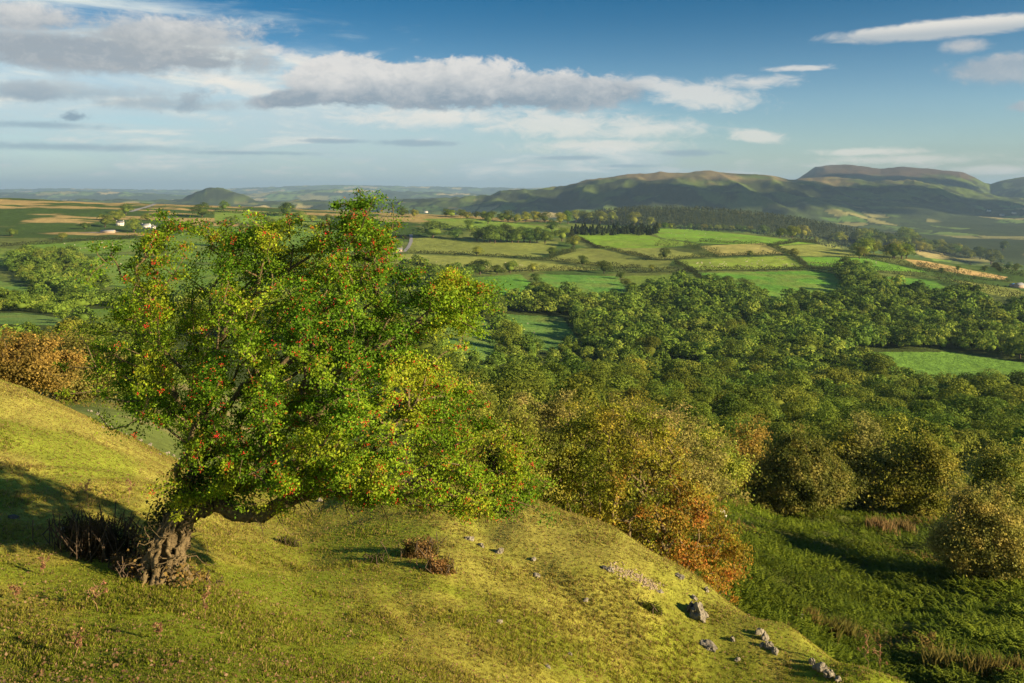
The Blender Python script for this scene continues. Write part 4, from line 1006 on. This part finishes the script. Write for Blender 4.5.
# ------------------------------------------------------------------ grass, bracken, dead plants
def blades(P, hgt, wid, col, lean, r):
    n = len(P); a = r.uniform(0, 6.28, n); d = np.stack([np.cos(a), np.sin(a), np.zeros(n)], 1)
    s = np.stack([-d[:, 1], d[:, 0], np.zeros(n)], 1) * wid[:, None] / 2
    up = np.array([0, 0, 1.]); L = (lean * hgt)[:, None]
    V = np.stack([P - s, P + s, P + s * .6 + up * (hgt * .6)[:, None] + d * L * .4, P + up * hgt[:, None] + d * L], 1).reshape(-1, 3)
    i = np.arange(n)[:, None] * 4
    return V, [i + np.array([[0, 1, 2, 3]])], np.repeat(col, 4, 0)
def turf():
    r = np.random.default_rng(8); n = 800000
    Y = np.exp(r.uniform(math.log(8.2), math.log(31), n)); px = r.uniform(-40, 1064, n); X = (px - CX) / F * Y
    Z = H(X, Y); pj = HY - F * Z / Y
    ok = pj < 730; X = X[ok]; Y = Y[ok]; Z = Z[ok]
    # tufts
    gx = np.round(X / .16) * .16 + (hash2(np.round(X / .16), np.round(Y / .16), 4) - .5) * .12; w = (r.random(len(X)) < .45)[:, None][:, 0]
    gy = np.round(Y / .16) * .16 + (hash2(np.round(X / .16), np.round(Y / .16), 5) - .5) * .12
    X = np.where(w, gx + r.normal(size=len(X)) * .028, X); Y = np.where(w, gy + r.normal(size=len(X)) * .028, Y)
    Z = H(X, Y)
    big = fbm(X / 1.1, Y / 1.1, 15, 3)
    hgt = (.009 + .018 * r.random(len(X))) * (1 + w * .5) * (.7 + .9 * sstep(.45, .7, big)) * (1 + .02 * (Y - 9))
    c = near_grass(X, Y) * 1.25
    straw = r.random(len(X)) < .22 + .18 * sstep(14, 22, Y)
    c = np.where(straw[:, None], np.array((.42, .33, .13)), c) * (1 + r.normal(size=(len(X), 1)) * .25)
    V, Fq, cc = blades(np.stack([X, Y, Z - .004], 1), hgt, .007 + .0007 * Y * np.ones(len(X)), np.clip(c, .01, .8), .3 + r.random(len(X)) * .8, r)
    o = mesh_obj('turf_grass', V, Fq, GRASSM, cc); tag(o, 'short green and straw coloured grass covering the near slope', 'grass', kind='stuff')
    # fallen leaves and dead bits
    n = 13000; Y = np.exp(r.uniform(math.log(8.3), math.log(26), n)); X = (r.uniform(-20, 900, n) - CX) / F * Y
    k = vnoise(X / 1.3, Y / 1.3, 44) > .35; X = X[k]; Y = Y[k]; Z = H(X, Y) + .03
    col = mixc((.30, .17, .09), (.50, .36, .22), r.random(len(X)))
    V, Fq, cc = leaf_quads(np.stack([X, Y, Z], 1), r.uniform(.018, .05, len(X)), col, np.array([[0, 0, 1.]]), .7, .9, r)
    o = mesh_obj('fallen_leaves', V, Fq, LEAF, cc); tag(o, 'pale brown fallen leaves and dead bits strewn over the turf', 'leaf litter', kind='stuff')
turf()
def bracken():
    r = np.random.default_rng(12); n = 120000
    Y = np.exp(r.uniform(math.log(22), math.log(125), n)); px = r.uniform(540, 1080, n); X = (px - CX) / F * Y; Z = H(X, Y)
    crest = np.interp(px, [540, 620, 700, 790, 880, 1024], [30, 26.5, 24, 21.5, 19.5, 19])
    ok = (Y > crest) & (fbm(X / 5, Y / 5, 23, 3) > .27); ok &= ~((px < 760) & (Y < 29 + (760 - px) * .03)) 
    X, Y, Z = X[ok], Y[ok], Z[ok]
    # the same plant over the rough left saddle, thinly
    m = 5000; Y2 = np.exp(r.uniform(math.log(48), math.log(90), m)); X2 = (r.uniform(60, 260, m) - CX) / F * Y2; k = fbm(X2 / 4, Y2 / 4, 29, 3) > .5
    X = np.concatenate([X, X2[k]]); Y = np.concatenate([Y, Y2[k]]); Z = H(X, Y)
    n = len(X); cl = vnoise(X / 1.5, Y / 1.5, 33); Lh = (.36 + .36 * r.random(n)) * (.5 + 1.0 * cl); Lh *= np.where(X < 0, .5, 1)
    a = r.uniform(0, 6.28, n); d = np.stack([np.cos(a), np.sin(a), 0 * a], 1); sd = np.stack([-d[:, 1], d[:, 0], 0 * a], 1); up = np.array([0, 0, 1.])
    P0 = np.stack([X, Y, Z], 1); lean = r.uniform(.5, 1.1, n)
    ts = np.array([.35, .48, .6, .71, .81, .9, .97]); Vs = []; 
    def sp(t): return P0 + up * (Lh * (t * 1.15 - .42 * t ** 3))[:, None] + d * (Lh * lean * t ** 1.6)[:, None]
    for t in ts:
        c0 = sp(t); c1 = sp(min(1, t + .10)); w = (Lh * .36 * (1.08 - t))[:, None]; drop = up * (w * .25)
        for s in (1, -1): Vs.append(np.stack([c0, c1, c0 * .35 + c1 * .65 + sd * s * w - drop + d * w * .25], 1))
    V = np.concatenate(Vs, 0).reshape(-1, 3); m = len(V) // 3
    dry = (fbm(X / 6, Y / 6, 35, 3) > .6) & (r.random(n) < .5)
    c = mixc((.065, .135, .011), (.18, .25, .022), cl * .6 + r.random(n) * .4); c = np.where(dry[:, None], np.array((.24, .19, .05)), c) * (.45 + 1.1 * fbm(X / 7, Y / 7, 37, 4))[:, None]
    cc = np.repeat(np.tile(c, (len(ts) * 2, 1)), 3, 0)
    o = mesh_obj('bracken', V, np.arange(m * 3).reshape(m, 3), foliage_mat('bracken_frond', .3, .7, .1), cc); tag(o, 'deep green bracken covering the hollow below the slope', 'bracken', kind='stuff')
bracken()
def tuft(px, py, hpx, wpx, label, col, name='rush_tuft', cat='plant', n=240, ymin=8, ymax=90, group=None, lean=.35):
    X, Y, Z = hit(px, py, ymin, ymax); r = np.random.default_rng(int(px * 7 + py)); h = hpx / F * Y; w = wpx / F * Y
    P = np.stack([np.clip(r.normal(size=n), -2, 2) * w * .19, np.clip(r.normal(size=n), -2, 2) * w * .14, np.zeros(n)], 1); P[:, 2] = H(P[:, 0] + X, P[:, 1] + Y) - Z - .02
    hg = h * r.uniform(.5, 1.05, n); c = np.array(col) * (1 + r.normal(size=(n, 1)) * .25)
    V, Fq, cc = blades(P, hg, np.full(n, max(.006, .0011 * Y)), np.clip(c, .01, 1), lean * r.uniform(.2, 1.3, n), r)
    o = mesh_obj(name, V, Fq, GRASSM, cc); o.location = (X, Y, Z); tag(o, label, cat, group); return o
for a in ((812,632,24,18,'tall olive rush tuft just right of the red marked sheep',(.17,.15,.04)),(846,644,26,26,'broad olive rush tuft below the slope, right of the sheep',(.16,.15,.04)),(832,640,22,14,'middle rush tuft between the tall one and the broad one',(.14,.14,.035)),
          (790,640,16,16,'small straw tuft on the edge of the slope bottom',(.22,.18,.06)),(880,530,14,40,'dry straw coloured grass patch under the trunked hawthorn',(.34,.26,.11)),(905,532,12,30,'second dry grass patch right of the first under the hawthorn',(.32,.24,.10)),
          (715,505,12,22,'reddish dry tuft above the grazing sheep',(.26,.19,.09)),(940,672,26,50,'tawny reed clump at the bottom edge right',(.20,.17,.05)),(985,678,26,60,'tawny reed clump at the bottom right corner',(.18,.16,.045)),(1015,680,24,40,'reed clump cut by the bottom right corner',(.17,.15,.045))):
    tuft(*a, ymin=24 if a[1] > 600 else 34)
def stalk(px, py, hpx, label, col=(.30, .17, .10), ymin=8, ymax=30, group=None):
    X, Y, Z = hit(px, py, ymin, ymax); r = np.random.default_rng(int(px * 3 + py)); h = hpx / F * Y
    P0 = [np.zeros(3)]; P1 = []; R0 = []; R1 = []; p = np.zeros(3) - (0, 0, .02); A = []; B = []; C = []
    for k in range(6):
        q = p + np.array([r.normal() * .02, r.normal() * .02, h / 6]); A.append(p); B.append(q); C.append(q)
        if k > 1:
            for s in range(2):
                e = q + np.array([r.normal() * .05, r.normal() * .05, .06]) * h * 3; A.append(q); B.append(e); C.append(e)
        p = q
    A = np.array(A); B = np.array(B); V, Fq = tubes(A, B, np.full(len(A), .006), np.full(len(A), .004), 4)
    root = empty('thistle', (X, Y, Z), label, 'plant', group); mesh_obj('stem', V, Fq, plain('dry_stem', (.22, .15, .08), .9), parent=root)
    for q in C[3::2]:
        D = np.repeat(np.array(q)[None], 22, 0) + r.normal(size=(22, 3)) * .014
        V, Fq, cc = leaf_quads(D, .03, np.array(col) * (1 + r.normal(size=(22, 1)) * .3), None, .6, 1, r); mesh_obj('seed_head', V, Fq, LEAF, np.clip(cc, .01, 1), parent=root)
for a in ((97,612,26,'tall dead thistle on the near turf, left'),(208,622,30,'reddish dead thistle in the near middle left'),(130,505,24,'dead thistle against the bright slope beside the bush'),(72,660,24,'pinkish dead thistle near the bottom left corner'),(88,500,18,'small dead thistle left of the bush'),
          (868,668,26,'pink tinged thistle at the foot of the slope'),(880,676,26,'second pink tinged thistle at the foot of the slope'),(44,575,16,'short yellow weed stalk at left'),(20,600,16,'short dead stalk near the left edge'),(160,640,18,'short dead stalk in front of the trunk')): stalk(*a)
def shrub(px, py, wpx, hpx, label, cols, n, ls, stems, name='shrub', depth=.5, ymin=8, ymax=40, flat=1.0):
    X, Y, Z = hit(px, py, ymin, ymax); r = np.random.default_rng(int(px + py * 3)); w = wpx / F * Y / 2; h = hpx / F * Y
    root = empty(name, (X, Y, Z), label, 'shrub')
    d = unit(r.normal(size=(n, 3))); d[:, 2] = np.abs(d[:, 2]); rad = r.random((n, 1)) ** .4 * (1 + .35 * (vnoise(d[:, :1] * 3 + 5, d[:, 1:2] * 3 + d[:, 2:] * 2, 3) - .5) * 2)
    C = d * rad * np.array([w, w * depth, h]); C[:, 2] += H(C[:, 0] + X, C[:, 1] + Y) - Z
    V, Fq, cc = leaf_quads(C, ls * r.uniform(.6, 1.3, n), palette(cols, clump=.18, seed=int(px))(C + 50, None, r), d, .6, 1.4, r); mesh_obj('foliage', V, Fq, LEAF, cc, parent=root)
    m = stems; b = r.normal(size=(m, 3)) * np.array([w * .5, w * depth * .5, 0]); b[:, 2] = H(b[:, 0] + X, b[:, 1] + Y) - Z - .03
    e = b + r.normal(size=(m, 3)) * np.array([w * .3, w * .2, h * .2]) + np.array([0, 0, h * .85]); mm = (b + e) / 2 + r.normal(size=(m, 3)) * .05
    V, Fq = tubes(np.concatenate([b, mm]), np.concatenate([mm, e]), np.full(2 * m, .011), np.full(2 * m, .007), 4); mesh_obj('stems', V, Fq, FARBARK, parent=root)
    return root
shrub(108,556,80,38,'dark leggy shrub in shadow left of the hawthorn trunk',[(.05,.05,.015),(.10,.08,.025),(.18,.12,.045)],5200,.04,150)
shrub(80,548,50,32,'low blackish shrub at the left end of the shadowed thicket',[(.04,.045,.014),(.08,.07,.02),(.13,.09,.03)],2600,.04,80)
shrub(140,578,36,18,'brown bramble tangle at the foot of the trunk, left side',[(.05,.05,.015),(.16,.11,.035),(.24,.17,.05)],2600,.04,90)
shrub(122,570,28,16,'straw coloured grassy tussock in front of the dark shrub',[(.2,.15,.05),(.3,.24,.08)],1400,.03,20)
shrub(196,580,34,12,'brown and yellow weed tangle right of the trunk foot',[(.10,.10,.02),(.24,.19,.05),(.34,.27,.09)],1500,.03,40)
shrub(420,556,42,18,'brown dead bracken mound on the open slope',[(.07,.07,.015),(.2,.12,.045),(.3,.18,.08)],3200,.045,40)
shrub(440,572,32,16,'lower end of the dead bracken mound, russet coloured',[(.08,.08,.015),(.22,.13,.05),(.28,.17,.07)],2000,.045,30)
shrub(290,546,22,8,'small green bilberry cushion on the slope under the branches',[(.06,.08,.015),(.13,.12,.03)],1300,.03,15)
shrub(378,562,26,10,'second green cushion on the slope left of the mound',[(.05,.09,.012),(.10,.14,.02)],1300,.03,15)
shrub(652,612,26,9,'mossy hummock on the slope left of the boulder',[(.08,.12,.015),(.13,.16,.02)],1400,.03,10)

# ------------------------------------------------------------------ air
SUN_AZ = math.radians(115); SUN_EL = math.radians(17)
V, Fq = box_mesh(-70000, 70000, -600, 66000, -420, 420)
hz = mesh_obj('haze', V, Fq); tag(hz, 'thin blue summer haze over the distant hills', 'haze', kind='stuff')
m, nt, ns, lk = node_mat('haze'); vol = N(nt, 'ShaderNodeVolumePrincipled', Density=4.4e-5); vol.inputs['Color'].default_value = (.36, .58, .92, 1); vol.inputs['Anisotropy'].default_value = .1
out = N(nt, 'ShaderNodeOutputMaterial'); lk.new(vol.outputs[0], out.inputs['Volume']); hz.data.materials.append(m)

# unseen cumulus meshes added away to the right to keep the mountains in shade
CLOUDM = plain('shade_cloud_white', (.8, .8, .8), 1, .001, .03, 0)
def shade_cloud(x, y, z, a, b, seed, label):
    bm = bmesh.new(); bmesh.ops.create_icosphere(bm, subdivisions=5, radius=1)
    for v in bm.verts:
        c = v.co.copy(); k = 1 + mnoise.fractal(c * 1.6 + Vector((seed, 0, 0)), .8, 2.0, 5) * .35
        v.co = Vector((c.x * a * k, c.y * b * k, (c.z if c.z > 0 else c.z * .3) * min(a, b) * .35 * k))
    me = bpy.data.meshes.new('shade_cloud'); bm.to_mesh(me); bm.free(); me.materials.append(CLOUDM)
    for p in me.polygons: p.use_smooth = True
    o = link(bpy.data.objects.new('shade_cloud', me)); o.location = (x, y, z); tag(o, kind='structure')
def shade(tx, ty, tz, a, b, seed, zc=2300):
    d = (zc - tz) / math.sin(SUN_EL) * math.cos(SUN_EL)
    shade_cloud(tx + math.sin(SUN_AZ) * d, ty + math.cos(SUN_AZ) * d, zc, a, b, seed, '')
shade(3500, 5900, -60, 1500, 800, 3); shade(3900, 8600, 60, 1000, 450, 5); shade(1100, 5200, -100, 1300, 420, 1)

# ------------------------------------------------------------------ sky with clouds
world = bpy.data.worlds.new('World'); scene.world = world; world.use_nodes = True
nt = world.node_tree; nt.nodes.clear(); lk = nt.links
def val(x, s):
    if isinstance(x, (int, float)): s.default_value = x
    else: lk.new(x, s)
def M(op, a, b=None, c=None, clamp=False):
    n = nt.nodes.new('ShaderNodeMath'); n.operation = op; n.use_clamp = clamp
    val(a, n.inputs[0])
    if b is not None: val(b, n.inputs[1])
    if c is not None: val(c, n.inputs[2])
    return n.outputs[0]
def SS(x, a, b, ta=0., tb=1.):
    n = nt.nodes.new('ShaderNodeMapRange'); n.interpolation_type = 'SMOOTHSTEP'
    val(x, n.inputs['Value']); n.inputs['From Min'].default_value = a; n.inputs['From Max'].default_value = b; n.inputs['To Min'].default_value = ta; n.inputs['To Max'].default_value = tb
    return n.outputs[0]
def MIX(f, a, b):
    n = nt.nodes.new('ShaderNodeMix'); n.data_type = 'RGBA'
    val(f, n.inputs[0])
    for x, s in ((a, n.inputs[6]), (b, n.inputs[7])):
        if isinstance(x, tuple): s.default_value = x + (1,)
        else: lk.new(x, s)
    return n.outputs[2]
SKY_S = .10
sky = nt.nodes.new('ShaderNodeTexSky'); sky.sky_type = 'NISHITA'; sky.sun_disc = False; sky.sun_elevation = SUN_EL; sky.sun_rotation = SUN_AZ
sky.air_density = 1.0; sky.dust_density = .6; sky.ozone_density = 2.5; sky.altitude = 300
tc = nt.nodes.new('ShaderNodeTexCoord'); sx = nt.nodes.new('ShaderNodeSeparateXYZ'); lk.new(tc.outputs['Generated'], sx.inputs[0])
AZ = M('MULTIPLY', M('ARCTAN2', sx.outputs[0], sx.outputs[1]), F); EL = M('MULTIPLY', M('ARCSINE', sx.outputs[2]), F)
def pz(px, py):
    a = math.atan((px - CX) / F); return F * a, F * math.atan((HY - py) / F * math.cos(a))
def NOISE(su, sv, detail=6., rough=.55, off=0., dist=0.):
    cb = nt.nodes.new('ShaderNodeCombineXYZ'); lk.new(M('MULTIPLY', AZ, 1 / su), cb.inputs[0]); lk.new(M('MULTIPLY', EL, 1 / sv), cb.inputs[1]); cb.inputs[2].default_value = off
    n = nt.nodes.new('ShaderNodeTexNoise'); n.inputs['Scale'].default_value = 1; n.inputs['Detail'].default_value = detail; n.inputs['Roughness'].default_value = rough; n.inputs['Distortion'].default_value = dist
    lk.new(cb.outputs[0], n.inputs['Vector']); return n.outputs['Fac']
nCu = NOISE(52, 30, 9, .66, 3.1, .3); nWi = NOISE(120, 22, 8, .62, 7.7, .4); nFi = NOISE(22, 9, 7, .65, 1.3, .6); nLo = NOISE(190, 60, 5, .5, 5.5); nSm = NOISE(17, 11, 8, .68, 2.2, .5); nC2 = M('ADD', M('MULTIPLY', nCu, .62), M('MULTIPLY', nSm, .38))
def blob(px, py, a, b, nz, amp, edge, tilt=0.):
    u0, v0 = pz(px, py)
    du = M('SUBTRACT', AZ, u0); dv = M('SUBTRACT', EL, v0)
    if tilt: dv = M('SUBTRACT', dv, M('MULTIPLY', du, tilt))
    d = M('SQRT', M('ADD', M('POWER', M('ABSOLUTE', M('DIVIDE', du, a)), 2.), M('POWER', M('ABSOLUTE', M('DIVIDE', dv, b)), 2.)))
    v = M('ADD', M('SUBTRACT', 1., d), M('MULTIPLY', M('SUBTRACT', nz, .5), amp * 2))
    return SS(v, 0., edge)
def MAXN(L):
    x = L[0]
    for q in L[1:]: x = M('MAXIMUM', x, q)
    return x
K = .42 / SKY_S
def C3(r, g, b): return (r * K, g * K, b * K)
tint = MIX(SS(EL, 20., 200.), (.44, .50, .54), (.014, .19, .29))
mt = nt.nodes.new('ShaderNodeMix'); mt.data_type = 'RGBA'; mt.blend_type = 'MULTIPLY'; mt.inputs[0].default_value = 1
lk.new(sky.outputs[0], mt.inputs[6]); lk.new(tint, mt.inputs[7]); cur = mt.outputs[2]
# high veil: everything below a line falling from the upper left to the horizon on the right
line = M('SUBTRACT', M('ADD', 92., M('MULTIPLY', AZ, -.235)), EL)          # positive below the line
veil = SS(M('ADD', line, M('MULTIPLY', M('SUBTRACT', nWi, .5), 150.)), -18., 55.)
veil = M('MULTIPLY', veil, SS(EL, 150., 40., .96, .86)); veil = M('MULTIPLY', veil, SS(M('ADD', nWi, M('MULTIPLY', nLo, .5)), .5, .9, .45, 1.))
veil = M('MULTIPLY', veil, SS(AZ, 330., 100., .0, 1.))
cur = MIX(veil, cur, MIX(SS(EL, 0., 120.), C3(.40, .52, .58), C3(.62, .70, .70)))
# warm bright strands inside the veil
st = M('MULTIPLY', M('MULTIPLY', SS(nWi, .5, .72), SS(line, -5., 50.)), SS(AZ, 260., 60.))
cur = MIX(M('MULTIPLY', st, .9), cur, C3(.85, .82, .72))
# low band of small clouds along the horizon
lb = M('MULTIPLY', SS(NOISE(34, 9, 6, .6, 9.1), .52, .66), M('MULTIPLY', SS(EL, 2., 10.), SS(EL, 34., 18.)))
cur = MIX(M('MULTIPLY', lb, .45), cur, C3(.75, .70, .66))
# wispy fair clouds, centre right
W = MAXN([blob(560, 124, 130, 20, nFi, 1.0, .8, -.05), blob(430, 118, 120, 14, nFi, 1.0, .9), blob(600, 145, 110, 10, nFi, 1.0, .9), blob(230, 84, 70, 13, nFi, 1., .9, -.2), blob(300, 60, 60, 10, nFi, 1., .9, -.3), blob(700, 96, 74, 17, nFi, .9, .75, -.12), blob(660, 86, 60, 12, nFi, .9, .8, -.1), blob(757, 136, 36, 9, nFi, .7, .6, -.1), blob(757, 82, 60, 9, nFi, .9, .9), blob(640, 130, 90, 16, nFi, .9, .9), blob(900, 160, 90, 7, nFi, .8, 1.), blob(870, 152, 60, 5, nFi, .8, .8), blob(990, 170, 40, 6, nFi, .7, .8), blob(800, 68, 40, 4, nFi, .9, .8)])
cur = MIX(M('MULTIPLY', W, .62), cur, C3(.88, .80, .70))
# streaks of slate grey low in the sky
S_ = MAXN([blob(418, 143, 52, 4.5, nFi, .5, .6), blob(330, 141, 50, 3.5, nFi, .5, .7), blob(568, 158, 46, 3, nFi, .5, .7), blob(690, 153, 38, 4.5, nFi, .6, .7), blob(630, 166, 36, 2.5, nFi, .5, .7), blob(60, 147, 160, 5, nFi, .6, .9), blob(250, 153, 90, 3, nFi, .6, .9), blob(40, 125, 80, 5, nFi, .6, .9)])
cur = MIX(M('MULTIPLY', S_, .65), cur, C3(.24, .34, .42))
# lenticular altocumulus, upper right
Ln = blob(945, 29, 122, 10.5, nFi, .35, .45, .02)
cur = MIX(M('MULTIPLY', Ln, .8), cur, MIX(SS(EL, pz(945, 34)[1], pz(945, 22)[1]), C3(.50, .52, .52), C3(.86, .80, .70)))
# cumulus banks: grey underneath, pale on top
def bank(blobs, v_lo, v_hi, lo, hi, op):
    global cur
    m = MAXN(blobs); t = M('ADD', SS(EL, pz(0 + CX, v_lo)[1], pz(0 + CX, v_hi)[1]), M('MULTIPLY', M('SUBTRACT', nC2, .5), 2.6), clamp=True)
    cur = MIX(M('MULTIPLY', m, op), cur, MIX(t, lo, hi))
bank([blob(90, 52, 190, 24, nC2, .9, .5), blob(160, 34, 120, 22, nC2, 1.1, .6, .05), blob(20, 18, 70, 18, nC2, 1.0, .6), blob(200, 62, 60, 10, nC2, .9, .6)], 72, 8, C3(.30, .34, .38), C3(.70, .68, .64), .92)
bank([blob(60, 92, 120, 13, nC2, 1.3, .8), blob(150, 103, 90, 9, nC2, 1.3, .8)], 110, 84, C3(.30, .38, .44), C3(.46, .50, .52), .7)
bank([blob(76, 117, 17, 7, nSm, 1.5, .8, .1), blob(194, 98, 22, 12, nSm, 1.6, .9, .35), blob(30, 92, 34, 12, nC2, .9, .6)], 124, 92, C3(.20, .29, .37), C3(.38, .44, .48), .85)
bank([blob(355, 80, 70, 31, nC2, .85, .24), blob(440, 84, 120, 29, nC2, .85, .24), blob(300, 97, 52, 12, nC2, .8, .35, .15), blob(545, 90, 110, 22, nC2, .9, .3), blob(610, 90, 60, 17, nC2, 1.0, .6)], 112, 62, C3(.25, .31, .37), C3(.70, .68, .65), .95)
bank([blob(1010, 68, 58, 16, nC2, .9, .5), blob(965, 46, 26, 9, nC2, .9, .8), blob(1030, 106, 20, 6, nC2, .9, .5)], 84, 52, C3(.36, .40, .44), C3(.66, .62, .57), .75)
bg = nt.nodes.new('ShaderNodeBackground'); bg.inputs['Strength'].default_value = SKY_S; lk.new(cur, bg.inputs['Color'])
ow = nt.nodes.new('ShaderNodeOutputWorld'); lk.new(bg.outputs[0], ow.inputs['Surface'])

# ------------------------------------------------------------------ sun and camera
sl = bpy.data.lights.new('sun', 'SUN'); sl.energy = 5.0; sl.angle = math.radians(.5); sl.color = (1, .76, .43)
so = link(bpy.data.objects.new('sun', sl))
sd = Vector((math.sin(SUN_AZ) * math.cos(SUN_EL), math.cos(SUN_AZ) * math.cos(SUN_EL), math.sin(SUN_EL)))
so.rotation_euler = sd.to_track_quat('Z', 'Y').to_euler(); so.location = (20, -20, 30)
cam = bpy.data.cameras.new('camera'); cam.sensor_width = 36; cam.lens = F / 1024 * 36; cam.shift_y = -(341.5 - HY) / 1024; cam.clip_end = 200000; cam.clip_start = .1
co = link(bpy.data.objects.new('camera', cam)); co.rotation_euler = (math.radians(90), 0, 0); co.location = (0, 0, 0); scene.camera = co
scene.view_settings.view_transform = 'Standard'; scene.view_settings.look = 'None'; scene.view_settings.gamma = 1; scene.view_settings.exposure = 1.42
scene.render.resolution_x = 1024; scene.render.resolution_y = 683
scene.cycles.max_bounces = 6; scene.cycles.diffuse_bounces = 3; scene.cycles.transmission_bounces = 4; scene.cycles.volume_bounces = 0
